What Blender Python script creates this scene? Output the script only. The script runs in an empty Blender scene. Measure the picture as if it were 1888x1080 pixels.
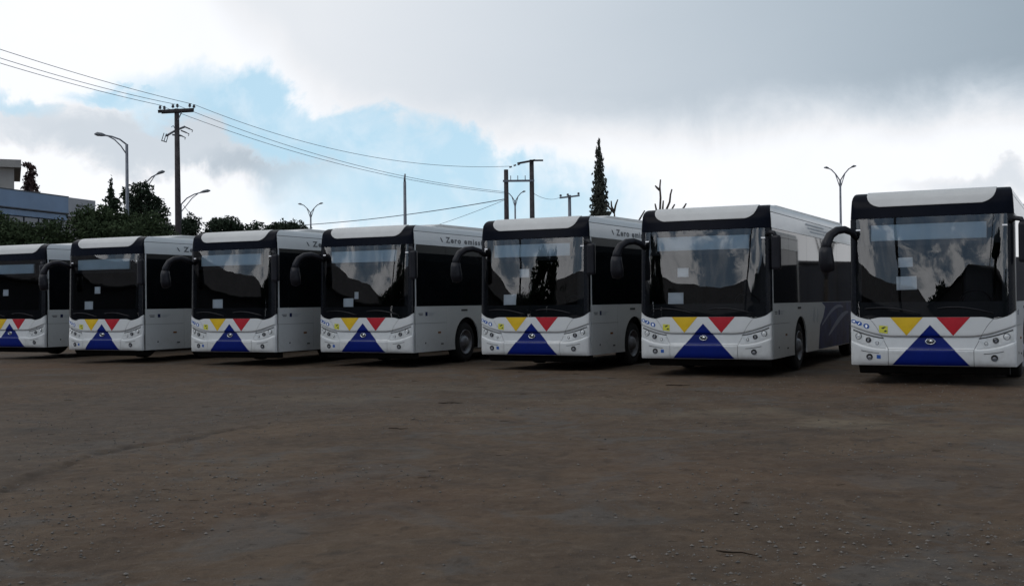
import bpy, bmesh, math, random
import numpy as np
from mathutils import Matrix, Vector

sc = bpy.context.scene
COL = sc.collection
R = math.radians
random.seed(7)
RNG = np.random.default_rng(11)

# ------------------------------------------------------------------ camera
cam_d = bpy.data.cameras.new('camera')
cam = bpy.data.objects.new('camera', cam_d)
COL.objects.link(cam)
cam_d.sensor_fit = 'HORIZONTAL'
cam_d.sensor_width = 36.0
cam_d.lens = 36.0 * 2087.14 / 1888.0
cam_d.clip_start = 0.1
cam_d.clip_end = 4000
cam.matrix_world = (Matrix.Translation((0, 0, 1.4425)) @
                    Matrix.Rotation(math.pi / 2 + 0.007452, 4, 'X') @
                    Matrix.Rotation(-0.011363, 4, 'Z'))
sc.camera = cam

# ------------------------------------------------------------------ exposure
sc.view_settings.view_transform = 'Standard'
sc.view_settings.look = 'None'
sc.view_settings.exposure = -0.42
sc.view_settings.gamma = 1.0
sc.view_settings.use_curve_mapping = False

# ------------------------------------------------------------------ sun (behind thin cloud, from the left)
SUN = Vector((-0.66, -0.50, 0.60)).normalized()
sun_d = bpy.data.lights.new('sun', 'SUN')
sun_d.energy = 0.58
sun_d.angle = R(22)
sun_d.color = (1.0, 0.97, 0.92)
sun = bpy.data.objects.new('sun', sun_d)
COL.objects.link(sun)
sun.rotation_euler = SUN.to_track_quat('Z', 'Y').to_euler()
sun.location = SUN * 80


# ------------------------------------------------------------------ node expression helper
class X:
    """one socket of a node tree with arithmetic"""
    def __init__(s, nt, sock): s.nt, s.s = nt, sock
    def _m(s, op, *o, clamp=False):
        n = s.nt.nodes.new('ShaderNodeMath'); n.operation = op; n.use_clamp = clamp
        for i, v in enumerate((s,) + o):
            if isinstance(v, X): s.nt.links.new(v.s, n.inputs[i])
            else: n.inputs[i].default_value = v
        return X(s.nt, n.outputs[0])
    def __add__(s, o): return s._m('ADD', o)
    def __radd__(s, o): return s._m('ADD', o)
    def __sub__(s, o): return s._m('SUBTRACT', o)
    def __rsub__(s, o): return (s * -1.0) + o
    def __mul__(s, o): return s._m('MULTIPLY', o)
    def __rmul__(s, o): return s._m('MULTIPLY', o)
    def __truediv__(s, o): return s._m('DIVIDE', o)
    def max(s, o): return s._m('MAXIMUM', o)
    def min(s, o): return s._m('MINIMUM', o)
    def pow(s, o): return s._m('POWER', o)
    def clip(s): return s._m('ADD', 0.0, clamp=True)
    def smooth(s, a, b):
        if a > b: return 1.0 - s.smooth(b, a)
        n = s.nt.nodes.new('ShaderNodeMapRange'); n.interpolation_type = 'SMOOTHSTEP'
        s.nt.links.new(s.s, n.inputs[0])
        n.inputs[1].default_value = a; n.inputs[2].default_value = b
        return X(s.nt, n.outputs[0])


def nnoise(nt, vec, scale, detail=5, rough=0.55, dist=0.0):
    n = nt.nodes.new('ShaderNodeTexNoise')
    n.inputs['Scale'].default_value = scale
    n.inputs['Detail'].default_value = detail
    n.inputs['Roughness'].default_value = rough
    n.inputs['Distortion'].default_value = dist
    if vec is not None: nt.links.new(vec, n.inputs['Vector'])
    return X(nt, n.outputs[0])


def nmix(nt, fac, a, b, mode='MIX'):
    n = nt.nodes.new('ShaderNodeMix'); n.data_type = 'RGBA'; n.blend_type = mode
    for sock, v in ((n.inputs[0], fac), (n.inputs[6], a), (n.inputs[7], b)):
        if isinstance(v, X): nt.links.new(v.s, sock)
        elif hasattr(v, 'is_linked'): nt.links.new(v, sock)
        elif isinstance(v, (int, float)): sock.default_value = v
        else: sock.default_value = (v[0], v[1], v[2], 1)
    return n.outputs[2]


# ------------------------------------------------------------------ world: sky with cloud cover
wd = bpy.data.worlds.new('World')
sc.world = wd
wd.use_nodes = True
nt = wd.node_tree
nt.nodes.clear()
out = nt.nodes.new('ShaderNodeOutputWorld')
bg = nt.nodes.new('ShaderNodeBackground')
nt.links.new(bg.outputs[0], out.inputs[0])
sky = nt.nodes.new('ShaderNodeTexSky')
sky.sky_type = 'NISHITA'
sky.sun_disc = False
sky.sun_elevation = math.asin(SUN.z)
sky.sun_rotation = math.atan2(SUN.x, SUN.y)
sky.air_density = 1.0
sky.dust_density = 0.1
tc = nt.nodes.new('ShaderNodeTexCoord')
sep = nt.nodes.new('ShaderNodeSeparateXYZ')
nt.links.new(tc.outputs['Generated'], sep.inputs[0])
dx, dy, dz = (X(nt, sep.outputs[i]) for i in range(3))
up = dz.max(0.0) + 0.16
comb = nt.nodes.new('ShaderNodeCombineXYZ')
nt.links.new((dx / up).s, comb.inputs[0])
nt.links.new((dy / up).s, comb.inputs[1])
comb.inputs[2].default_value = 3.7
P = comb.outputs[0]                       # position on the cloud deck
n_big = nnoise(nt, P, 0.55, 4)
n_mid = nnoise(nt, P, 1.6, 6, 0.58, 0.4)
n_dir = nnoise(nt, tc.outputs['Generated'], 9.0, 7, 0.6, 0.5)
n_dir2 = nnoise(nt, tc.outputs['Generated'], 26.0, 5, 0.6, 0.3)
az = dx._m('ARCTAN2', dy)
el = dz._m('ARCSINE')
wob = (n_dir - 0.5) * 0.11 + (n_dir2 - 0.5) * 0.035


def blob(ca, ce, wa, we, tilt=0.0, k=1.0):
    a = az - ca + wob * 1.6
    e = el - ce - (az - ca) * tilt + wob
    q = (a * (1 / wa)).pow(2.0) + (e * (1 / we)).pow(2.0)
    return ((1.0 - q) * k).smooth(0.0, 0.85)


# front: where the photographed openings in the cloud are
front = (dy).smooth(0.15, 0.6)
open_f = blob(-0.155, 0.150, 0.20, 0.040, -0.16, 1.3).max(blob(-0.050, 0.090, 0.20, 0.060, -0.05, 0.9))
open_f = open_f.max(blob(-0.325, 0.177, 0.05, 0.014, 0.0, 0.8)).max(blob(-0.405, 0.165, 0.04, 0.013, 0.0, 0.7))
open_f = open_f.max(blob(-0.045, 0.135, 0.075, 0.034, -0.3, 1.1))
flat = nt.nodes.new('ShaderNodeVectorMath'); flat.operation = 'MULTIPLY'
nt.links.new(tc.outputs['Generated'], flat.inputs[0]); flat.inputs[1].default_value = (1.0, 1.0, 3.2)
n_bank = nnoise(nt, flat.outputs[0], 7.0, 8, 0.62, 0.6)          # long low banks of cloud
high = el.smooth(0.45, 0.80)
open_b = (n_bank - (el - 0.09) * 1.35).smooth(0.51, 0.42) * (1.0 - high)
opening = open_f * front + open_b * (1.0 - front)
# the dark deck: lower edge rises to the left
edge = 0.15 + (((az * -1.0) - 0.05).max(0.0)).pow(2.0) * 2.4
deck = ((el - edge) + wob * 0.55).smooth(-0.03, 0.04) * (front + high * (1.0 - front))
lum_deck = (0.96 - dx * 0.98).max(0.52).min(1.12) + (n_mid - 0.5) * 0.07 + (n_big - 0.5) * 0.06
grey_low = blob(-0.30, 0.138, 0.20, 0.034, -0.08, 0.9) * 0.33 + blob(-0.215, 0.112, 0.09, 0.02, 0, 0.8) * 0.2 + blob(0.40, 0.085, 0.10, 0.016, 0, 0.7) * 0.25
lum_low = 1.36 - grey_low * 1.25 + (n_dir - 0.5) * 0.12 + (1.0 - front) * (n_bank * 3.6 - 1.2)
lum = lum_deck * deck + lum_low * (1.0 - deck)
cl = nt.nodes.new('ShaderNodeCombineXYZ')
nt.links.new((lum * (0.68 + lum.min(1.2) * 0.24)).s, cl.inputs[0])
nt.links.new((lum * 0.99).s, cl.inputs[1])
nt.links.new((lum * (1.27 - lum.min(1.2) * 0.20)).s, cl.inputs[2])
skyc = nmix(nt, 1.0, sky.outputs[0], (0.07, 0.07, 0.07), 'MULTIPLY')
skyb = nmix(nt, 0.6, skyc, (0.12, 0.32, 0.66))
skyf = nmix(nt, 0.72, skyc, (0.80, 1.22, 1.50))
skyc = nmix(nt, front, skyb, skyf)
thin = 0.92 - (n_dir2 - 0.45).max(0.0) * 1.2
final = nmix(nt, (opening * thin).clip(), cl.outputs[0], skyc)
nt.links.new(final, bg.inputs[0])
bg.inputs[1].default_value = 1.0


# ================================================================== helpers
def link(name, me, parent=None, m=None):
    o = bpy.data.objects.new(name, me)
    COL.objects.link(o)
    if parent is not None: o.parent = parent
    if m is not None and me is not None and not me.materials: me.materials.append(m)
    return o


def tag(o, label, cat, group=None, kind=None):
    if label: o['label'] = label
    if cat: o['category'] = cat
    if group: o['group'] = group
    if kind: o['kind'] = kind
    return o


def empty(name, loc=(0, 0, 0), rz=0.0):
    o = bpy.data.objects.new(name, None)
    COL.objects.link(o)
    o.empty_display_size = 0.3
    o.location = loc
    o.rotation_euler = (0, 0, rz)
    return o


class MB:
    """collects vertices and faces for one mesh"""
    def __init__(s): s.v, s.f = [], []
    def add(s, vs, fs):
        k = len(s.v)
        s.v += [tuple(map(float, p)) for p in vs]
        s.f += [tuple(int(i) + k for i in f) for f in fs]
        return s
    def box(s, x0, x1, y0, y1, z0, z1):
        vs = [(x, y, z) for z in (z0, z1) for y in (y0, y1) for x in (x0, x1)]
        return s.add(vs, [(0, 2, 3, 1), (4, 5, 7, 6), (0, 1, 5, 4), (2, 6, 7, 3), (0, 4, 6, 2), (1, 3, 7, 5)])
    def obox(s, M, sx, sy, sz):
        vs = [M @ Vector((x * sx / 2, y * sy / 2, z * sz / 2)) for z in (-1, 1) for y in (-1, 1) for x in (-1, 1)]
        return s.add(vs, [(0, 2, 3, 1), (4, 5, 7, 6), (0, 1, 5, 4), (2, 6, 7, 3), (0, 4, 6, 2), (1, 3, 7, 5)])
    def tube(s, pts, rad, n=8, caps=True):
        pts = [Vector(p) for p in pts]
        if not hasattr(rad, '__len__'): rad = [rad] * len(pts)
        ref = Vector((0, 0, 1))
        if abs((pts[-1] - pts[0]).normalized().z) > 0.9: ref = Vector((1, 0, 0))
        vs, fs = [], []
        for i, p in enumerate(pts):
            t = (pts[min(i + 1, len(pts) - 1)] - pts[max(i - 1, 0)]).normalized()
            a = t.cross(ref)
            if a.length < 1e-4: a = t.cross(Vector((0, 1, 0)))
            a.normalize(); b = t.cross(a)
            for k in range(n):
                th = 2 * math.pi * k / n
                vs.append(p + rad[i] * (math.cos(th) * a + math.sin(th) * b))
        for i in range(len(pts) - 1):
            for k in range(n):
                k2 = (k + 1) % n
                fs.append((i * n + k, i * n + k2, (i + 1) * n + k2, (i + 1) * n + k))
        if caps:
            fs.append(tuple(range(n))[::-1]); fs.append(tuple((len(pts) - 1) * n + k for k in range(n)))
        return s.add(vs, fs)
    def lathe(s, prof, axis='x', c=(0, 0, 0), n=32, sgn=1):
        """prof: (axial, radius)"""
        vs, fs = [], []
        for a, r in prof:
            for k in range(n):
                th = 2 * math.pi * k / n
                u, w = r * math.cos(th), r * math.sin(th)
                if axis == 'x': vs.append((c[0] + sgn * a, c[1] + u, c[2] + w))
                elif axis == 'y': vs.append((c[0] + u, c[1] + sgn * a, c[2] + w))
                else: vs.append((c[0] + u, c[1] + w, c[2] + sgn * a))
        for i in range(len(prof) - 1):
            for k in range(n):
                k2 = (k + 1) % n
                fs.append((i * n + k, i * n + k2, (i + 1) * n + k2, (i + 1) * n + k))
        return s.add(vs, fs)
    def prism(s, poly, axis, a0, a1):
        """extrude a 2-D outline along x ('x': poly is (y,z)) or y ('y': poly is (x,z))"""
        n = len(poly)
        def P(q, a): return (a, q[0], q[1]) if axis == 'x' else (q[0], a, q[1]) if axis == 'y' else (q[0], q[1], a)
        vs = [P(q, a0) for q in poly] + [P(q, a1) for q in poly]
        fs = [tuple(range(n))[::-1], tuple(range(n, 2 * n))]
        fs += [(i, (i + 1) % n, n + (i + 1) % n, n + i) for i in range(n)]
        return s.add(vs, fs)
    def mesh(s, name, smooth=False, bevel=0.0):
        me = bpy.data.meshes.new(name)
        me.from_pydata(s.v, [], s.f)
        bm = bmesh.new(); bm.from_mesh(me)
        bmesh.ops.recalc_face_normals(bm, faces=bm.faces)
        if bevel:
            es = [e for e in bm.edges if len(e.link_faces) == 2 and e.calc_face_angle(0) > 0.6]
            bmesh.ops.bevel(bm, geom=es, offset=bevel, segments=2, affect='EDGES', profile=0.6, clamp_overlap=True)
        bm.to_mesh(me); bm.free()
        if smooth: me.shade_smooth()
        me.update()
        return me
    def build(s, name, m, parent=None, smooth=False, bevel=0.0):
        return link(name, s.mesh(name, smooth, bevel), parent, m)


def copy_tree(o, parent=None):
    c = o.copy(); COL.objects.link(c); c.parent = parent
    for ch in list(o.children): copy_tree(ch, c)
    return c


# ------------------------------------------------------------------ materials
MATS = {}


def mat(name, color, rough=0.5, metal=0.0, spec=0.5, coat=0.0, var=0.10, scale=4.0, dirt=None, bump=0.0, bscale=40.0, island=0.0, ior=None):
    if name in MATS: return MATS[name]
    m = bpy.data.materials.new(name); m.use_nodes = True
    t = m.node_tree; b = t.nodes['Principled BSDF']
    tcn = t.nodes.new('ShaderNodeTexCoord')
    n = nnoise(t, tcn.outputs['Object'], scale, 5, 0.6)
    c1 = [max(0, c * (1 - var)) for c in color]; c2 = [min(1, c * (1 + var)) for c in color]
    c = nmix(t, n.smooth(0.3, 0.7), c1, c2)
    if island:
        g = t.nodes.new('ShaderNodeNewGeometry')
        r = X(t, g.outputs['Random Per Island'])
        c = nmix(t, r * island, c, [min(1, q * 2.3 + 0.01) for q in color])
    if dirt:
        sp = t.nodes.new('ShaderNodeSeparateXYZ'); t.links.new(tcn.outputs['Object'], sp.inputs[0])
        z = X(t, sp.outputs[2])
        nn = nnoise(t, tcn.outputs['Object'], 9, 6, 0.65)
        f = (nn.smooth(0.42, 0.75) * 0.55 + 0.25) * z.smooth(0.95, 0.30) * dirt
        c = nmix(t, f, c, (0.16, 0.135, 0.11))
    t.links.new(c, b.inputs['Base Color'])
    rn = nnoise(t, tcn.outputs['Object'], scale * 3, 4, 0.6)
    t.links.new((rn * (rough * 0.4) + rough * 0.8).s, b.inputs['Roughness'])
    b.inputs['Metallic'].default_value = metal
    b.inputs['Specular IOR Level'].default_value = spec
    if ior: b.inputs['IOR'].default_value = ior
    b.inputs['Coat Weight'].default_value = coat
    b.inputs['Coat Roughness'].default_value = 0.06
    if bump:
        bn = t.nodes.new('ShaderNodeBump'); bn.inputs['Strength'].default_value = bump
        bn.inputs['Distance'].default_value = 0.02
        q = nnoise(t, tcn.outputs['Object'], bscale, 5, 0.6)
        t.links.new(q.s, bn.inputs['Height']); t.links.new(bn.outputs[0], b.inputs['Normal'])
    MATS[name] = m
    return m


def glass_mat(name, tint, ior, rough=0.0):
    m = bpy.data.materials.new(name); m.use_nodes = True
    t = m.node_tree; t.nodes.clear()
    o = t.nodes.new('ShaderNodeOutputMaterial')
    tr = t.nodes.new('ShaderNodeBsdfTransparent'); tr.inputs[0].default_value = (*tint, 1)
    gl = t.nodes.new('ShaderNodeBsdfGlossy'); gl.inputs['Roughness'].default_value = rough
    gl.inputs[0].default_value = (1, 1, 1, 1)
    fr = t.nodes.new('ShaderNodeFresnel'); fr.inputs[0].default_value = ior
    # pressed glass is never quite flat
    tcn = t.nodes.new('ShaderNodeTexCoord')
    q = nnoise(t, tcn.outputs['Object'], 1.3, 2, 0.5)
    bn = t.nodes.new('ShaderNodeBump'); bn.inputs['Strength'].default_value = 0.03; bn.inputs['Distance'].default_value = 0.05
    t.links.new(q.s, bn.inputs['Height'])
    t.links.new(bn.outputs[0], gl.inputs['Normal'])
    mx = t.nodes.new('ShaderNodeMixShader')
    t.links.new(fr.outputs[0], mx.inputs[0]); t.links.new(tr.outputs[0], mx.inputs[1]); t.links.new(gl.outputs[0], mx.inputs[2])
    t.links.new(mx.outputs[0], o.inputs[0])
    MATS[name] = m
    return m


WHITE = mat('white_paint', (0.54, 0.55, 0.54), 0.30, coat=0.2, var=0.025, scale=1.5, dirt=0.35)
ROOFW = mat('roof_white_paint', (0.43, 0.43, 0.415), 0.45, var=0.04, scale=2.5)
MASK = mat('black_gloss_mask', (0.005, 0.006, 0.009), 0.26, spec=0.22, var=0.15)
CAPB = mat('charcoal_cap_paint', (0.003, 0.004, 0.008), 0.28, spec=0.04, var=0.15)
BLACK = mat('black_plastic', (0.009, 0.009, 0.012), 0.42, spec=0.22, var=0.2)
DARK = mat('dark_interior', (0.010, 0.010, 0.012), 0.8, spec=0.2, var=0.2)
UNDER = mat('underbody_black', (0.012, 0.011, 0.010), 0.9, spec=0.1, var=0.3)
RUBBER = mat('tyre_rubber', (0.014, 0.013, 0.013), 0.85, spec=0.25, var=0.3, scale=12, bump=0.3)
RIM = mat('steel_rim', (0.20, 0.20, 0.21), 0.42, metal=0.6, var=0.2, scale=8)
SIDEGL = mat('side_window_glass', (0.004, 0.005, 0.006), 0.03, spec=0.26, var=0.2, ior=1.5)
GLASS = glass_mat('windscreen_glass', (0.88, 0.92, 0.93), 1.78)
DISPLAY = mat('display_panel', (0.60, 0.70, 0.76), 0.45, var=0.06, scale=2)
PAPER = mat('paper_white', (0.96, 0.96, 0.96), 0.8, spec=0.2, var=0.04)
BLUE = mat('blue_decal', (0.001, 0.009, 0.115), 0.35, spec=0.18, var=0.08)
RED = mat('red_decal', (0.36, 0.008, 0.016), 0.35, spec=0.35, var=0.08)
YELLOW = mat('yellow_decal', (0.56, 0.36, 0.008), 0.35, spec=0.35, var=0.08)
LBLUE = mat('pictogram_blue', (0.012, 0.075, 0.30), 0.4, var=0.06)
STICKY = mat('sticker_yellow', (0.50, 0.48, 0.045), 0.4, var=0.1)
DKGREEN = mat('sticker_mark', (0.02, 0.035, 0.02), 0.5, var=0.2)
LENS = mat('headlamp_cover', (0.50, 0.51, 0.50), 0.10, spec=0.6, coat=0.4, var=0.12, scale=12)
LAMPD = mat('lamp_dark_lens', (0.025, 0.027, 0.028), 0.06, spec=0.7, var=0.2)
CHROME = mat('lamp_reflector', (0.55, 0.56, 0.56), 0.15, metal=0.8, var=0.1)
SEAM = mat('seam_dark', (0.03, 0.03, 0.03), 0.7, var=0.2)
LETTER = mat('grey_lettering', (0.07, 0.075, 0.08), 0.5, var=0.08)
PALE = mat('pale_lettering', (0.42, 0.44, 0.45), 0.5, var=0.08)
MURAL = mat('mural_navy', (0.008, 0.016, 0.075), 0.4, spec=0.15, var=0.5, scale=2.0)
MURALW = mat('mural_pale', (0.13, 0.16, 0.24), 0.3, coat=0.2, var=0.15, scale=3.0)
AMBER = mat('amber_lens', (0.20, 0.07, 0.015), 0.2, var=0.1)
METAL = mat('galvanised_steel', (0.11, 0.12, 0.14), 0.5, metal=0.3, var=0.15, scale=3)
LAMPH = mat('lamp_housing', (0.10, 0.11, 0.12), 0.5, var=0.15)
WOOD = mat('pole_wood', (0.042, 0.037, 0.038), 0.9, spec=0.2, var=0.3, scale=3, bump=0.4)
WIRE = mat('wire_dark', (0.075, 0.095, 0.13), 0.7, var=0.1)
INSUL = mat('insulator', (0.03, 0.03, 0.04), 0.3, var=0.2)
BARK = mat('bark', (0.055, 0.045, 0.036), 0.95, spec=0.15, var=0.35, scale=6, bump=0.5)
LEAF_A = mat('leaf_olive', (0.032, 0.046, 0.022), 0.85, spec=0.06, var=0.3, scale=0.8, island=0.10)
LEAF_B = mat('leaf_dark', (0.022, 0.032, 0.020), 0.85, spec=0.06, var=0.3, scale=0.8, island=0.10)
LEAF_C = mat('leaf_cypress', (0.034, 0.038, 0.030), 0.8, spec=0.1, var=0.4, scale=1.5, island=0.4)
LEAF_R = mat('leaf_rusty', (0.055, 0.035, 0.032), 0.85, spec=0.1, var=0.4, scale=1.5, island=0.3)
FASCIA = mat('fascia_blue_grey', (0.11, 0.185, 0.29), 0.45, var=0.08, scale=0.6)
FPALE = mat('fascia_pale_panel', (0.27, 0.275, 0.29), 0.6, var=0.06, scale=0.6)
CONC = mat('concrete_block', (0.24, 0.23, 0.215), 0.9, spec=0.2, var=0.10, scale=0.7, bump=0.2, bscale=8)
BGLASS = mat('building_glass', (0.03, 0.055, 0.085), 0.05, spec=0.6, var=0.1)
MULL = mat('mullion_dark', (0.02, 0.03, 0.045), 0.5, var=0.1)
SHED = mat('shed_cladding', (0.055, 0.055, 0.06), 0.8, spec=0.15, var=0.12, scale=0.6)
SHEDR = mat('shed_roof', (0.065, 0.06, 0.06), 0.85, spec=0.15, var=0.2, scale=0.6)


# ================================================================== ground
def vnoise(x, y, seed):
    r = np.random.default_rng(seed).random((256, 256))
    xi = np.floor(x).astype(int); yi = np.floor(y).astype(int)
    fx = x - xi; fy = y - yi
    fx = fx * fx * (3 - 2 * fx); fy = fy * fy * (3 - 2 * fy)
    a = r[xi % 256, yi % 256]; b = r[(xi + 1) % 256, yi % 256]
    c = r[xi % 256, (yi + 1) % 256]; d = r[(xi + 1) % 256, (yi + 1) % 256]
    return (a * (1 - fx) + b * fx) * (1 - fy) + (c * (1 - fx) + d * fx) * fy


def fbm(x, y, s, oct=4, seed=1):
    v = 0; a = 0.5; tot = 0
    for k in range(oct):
        v = v + a * vnoise(x * s * 2 ** k + 31.7 * k, y * s * 2 ** k + 17.3 * k, seed + k); tot += a; a *= 0.55
    return v / tot


def geo(a, b, n): return np.geomspace(a, b, n)


RUT = np.array([(-3.2, 5.0), (-3.85, 7.6), (-4.04, 8.9), (-4.12, 9.74), (-4.1, 10.94), (-3.95, 11.66), (-3.63, 12.09), (-3.45, 12.82), (-2.77, 13.9), (-2.2, 14.4), (-1.5, 15.1)])


def rut_dist(x, y):
    d = np.full(x.shape, 1e9); side = np.zeros(x.shape)
    for a, b in zip(RUT[:-1], RUT[1:]):
        v = b - a; L = v @ v
        t = np.clip(((x - a[0]) * v[0] + (y - a[1]) * v[1]) / L, 0, 1)
        px = x - a[0] - t * v[0]; py = y - a[1] - t * v[1]
        q = np.hypot(px, py)
        s = np.where(v[0] * py - v[1] * px > 0, 1.0, -1.0)
        side = np.where(q < d, s, side); d = np.minimum(d, q)
    return d, side


xs = np.concatenate([-geo(14.3, 1400, 34)[::-1], np.arange(-14, 14.01, 0.055), geo(14.3, 1400, 34)])
ys = np.concatenate([-geo(4.5, 900, 26)[::-1], np.linspace(-4, 4.5, 16), 4.6 * np.exp(np.arange(0, 385) * 0.0055), geo(39.2, 1800, 50)])
GX, GY = np.meshgrid(xs, ys)
near = np.clip((40 - np.hypot(GX, GY - 14)) / 14, 0, 1)
d_, s_ = rut_dist(GX, GY)
d_ = d_ + (fbm(GX, GY, 3.2, 4, 21) - 0.5) * 0.30
fade = np.clip((GY - 5.5) / 2, 0, 1) * np.clip((15.2 - GY) / 2.5, 0, 1)
GZ = (fbm(GX, GY, 0.35, 3, 3) - 0.5) * 0.05 + (fbm(GX, GY, 2.5, 4, 9) - 0.5) * 0.034 + (fbm(GX, GY, 7, 3, 5) - 0.5) * 0.026
GZ = GZ * near
GZ += near * fade * (np.exp(-(d_ / 0.07) ** 2) * -0.016 + np.exp(-((d_ * s_ - 0.15) / 0.11) ** 2) * 0.014 * (0.5 + fbm(GX, GY, 5, 2, 33)))
GZ -= 0.012
nvx, nvy = len(xs), len(ys)
verts = np.stack([GX, GY, GZ], -1).reshape(-1, 3)
idx = np.arange(nvx * nvy).reshape(nvy, nvx)
quads = np.stack([idx[:-1, :-1], idx[:-1, 1:], idx[1:, 1:], idx[1:, :-1]], -1).reshape(-1, 4)
gm = bpy.data.meshes.new('ground')
gm.vertices.add(len(verts)); gm.vertices.foreach_set('co', verts.astype(np.float32).ravel())
gm.loops.add(quads.size); gm.loops.foreach_set('vertex_index', quads.astype(np.int32).ravel())
gm.polygons.add(len(quads)); gm.polygons.foreach_set('loop_start', np.arange(0, quads.size, 4, dtype=np.int32))
gm.polygons.foreach_set('loop_total', np.full(len(quads), 4, dtype=np.int32))
gm.update(calc_edges=True); gm.validate()
gm.shade_smooth()


def attr(name, arr):
    a = gm.attributes.new(name, 'FLOAT', 'POINT'); a.data.foreach_set('value', np.clip(arr, 0, 1).astype(np.float32).ravel())


w_ = fbm(GX, GY, 0.8, 4, 41) - 0.5
def patchmask(cx, cy, rx, ry, k=1.0): return np.clip(1.1 - np.sqrt(((GX - cx) / rx) ** 2 + ((GY - cy) / ry) ** 2) + w_ * 1.6, 0, 1) * k
asph = np.clip(s_ * d_ * 2.2 + 0.25, 0, 1) * np.clip((24 - GY) / 6, 0, 1) * np.clip((GY - 4) / 4, 0, 1) * np.clip((1.5 - GX) / 3, 0, 1)
asph = np.where(GY > 14.6, np.maximum(asph * 0, patchmask(-4.2, 17, 5.5, 4.5, 1.3)), asph)
asph = np.maximum(asph, patchmask(5.8, 10.2, 2.6, 2.2, 0.7))
attr('worn', asph)
attr('groove', near * fade * np.exp(-(d_ / 0.075) ** 2) * (1.6 * fbm(GX, GY, 4.0, 4, 77) - 0.15))
attr('sand', np.maximum.reduce([patchmask(2.65, 14.6, 1.4, 0.9), patchmask(3.8, 13.1, 1.2, 0.6), patchmask(-1.0, 19.5, 3.0, 1.0, 0.4), patchmask(1.2, 16.6, 1.5, 0.7, 0.5), patchmask(5.0, 12.3, 0.9, 0.5, 0.8), patchmask(-2.6, 17.4, 1.6, 0.7, 0.7), patchmask(-0.6, 14.8, 0.7, 0.4, 0.5)]))
stain = np.zeros(GX.shape)
for k in range(26):                       # old oil and damp spots
    sx_, sy_ = RNG.uniform(-8, 8), RNG.uniform(6.5, 22); sr = RNG.uniform(.12, .5)
    stain = np.maximum(stain, patchmask(sx_, sy_, sr * 1.3, sr, RNG.uniform(.35, .8)))
for cx_, cy_, rr in ((9.0, 3.0, 9.2), (9.0, 3.0, 11.1), (-16.0, 4.0, 15.2), (-16.0, 4.0, 17.1)):   # faint turning tyre tracks
    q_ = np.abs(np.hypot(GX - cx_, GY - cy_) - rr) + (fbm(GX, GY, 1.5, 3, 55) - .5) * .12
    stain = np.maximum(stain, np.exp(-(q_ / .13) ** 2) * .55 * np.clip(fbm(GX, GY, .7, 3, 66) * 2.2 - .6, 0, 1) * np.clip((GY - 5) / 2, 0, 1) * np.clip((20 - GY) / 4, 0, 1))
attr('stain', stain)
attr('rust', np.maximum.reduce([patchmask(-12.3, 27.3, 3.2, 1.8), patchmask(1.5, 9.5, 3.2, 2.2, 0.35), patchmask(-1.2, 8.3, 1.8, 1.5, 0.45), patchmask(6.2, 17.5, 3.5, 2.0, 0.5)]))

GM = bpy.data.materials.new('dirt_lot'); GM.use_nodes = True
t = GM.node_tree; b = t.nodes['Principled BSDF']
gg = t.nodes.new('ShaderNodeNewGeometry'); pos = gg.outputs['Position']


def A(name):
    n = t.nodes.new('ShaderNodeAttribute'); n.attribute_name = name
    return X(t, n.outputs['Fac'])


n1 = nnoise(t, pos, 0.30, 7, 0.66, 0.8); n2 = nnoise(t, pos, 1.7, 7, 0.66, 0.3); n3 = nnoise(t, pos, 14, 6, 0.7); n4 = nnoise(t, pos, 70, 4, 0.7)
c = nmix(t, n1.smooth(0.30, 0.70), (0.0467, 0.0293, 0.0170), (0.0831, 0.0543, 0.0323))
c = nmix(t, n2.smooth(0.45, 0.80) * 0.6, c, (0.0791, 0.0560, 0.0361))
c = nmix(t, n2.smooth(0.50, 0.28) * 0.7, c, (0.0345, 0.0232, 0.0143))
n7 = nnoise(t, pos, 0.55, 8, 0.70, 1.2)
c = nmix(t, n7.smooth(0.50, 0.62) * 0.65, c, (0.066, 0.061, 0.055))
c = nmix(t, n7.smooth(0.44, 0.34) * 0.5, c, (0.030, 0.023, 0.017))
c = nmix(t, A('rust') * 0.75, c, (0.0811, 0.0417, 0.0203))
c = nmix(t, A('worn') * (n2.smooth(0.30, 0.65) * 0.65 + 0.15), c, (0.0568, 0.0444, 0.0339))
c = nmix(t, A('sand') * n2.smooth(0.3, 0.6) * 0.85, c, (0.1267, 0.0995, 0.0663))
c = nmix(t, A('groove').clip() * 0.8, c, (0.0183, 0.0124, 0.0083))
c = nmix(t, n3.smooth(0.54, 0.78) * 0.6, c, (0.1267, 0.0978, 0.0708))
c = nmix(t, n3.smooth(0.45, 0.26) * 0.6, c, (0.0183, 0.0124, 0.0083))
c = nmix(t, n4.smooth(0.60, 0.74) * 0.6, c, (0.1926, 0.1556, 0.1205))
n5 = nnoise(t, pos, 5.0, 6, 0.72, 0.6); n6 = nnoise(t, pos, 240, 3, 0.8)
c = nmix(t, n5.smooth(0.50, 0.68) * 0.6, c, (0.0994, 0.0711, 0.0467))
c = nmix(t, n5.smooth(0.47, 0.30) * 0.7, c, (0.0263, 0.0169, 0.0105))
c = nmix(t, A('stain') * 0.6, c, (0.020, 0.016, 0.013))
c = nmix(t, n6.smooth(0.58, 0.75) * 0.45, c, (0.1724, 0.1334, 0.0978))
c = nmix(t, n6.smooth(0.42, 0.25) * 0.5, c, (0.0203, 0.0143, 0.0090))
t.links.new(c, b.inputs['Base Color'])
t.links.new((n2 * 0.2 + 0.78).s, b.inputs['Roughness'])
b.inputs['Specular IOR Level'].default_value = 0.22
bn = t.nodes.new('ShaderNodeBump'); bn.inputs['Strength'].default_value = 0.9; bn.inputs['Distance'].default_value = 0.02
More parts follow.
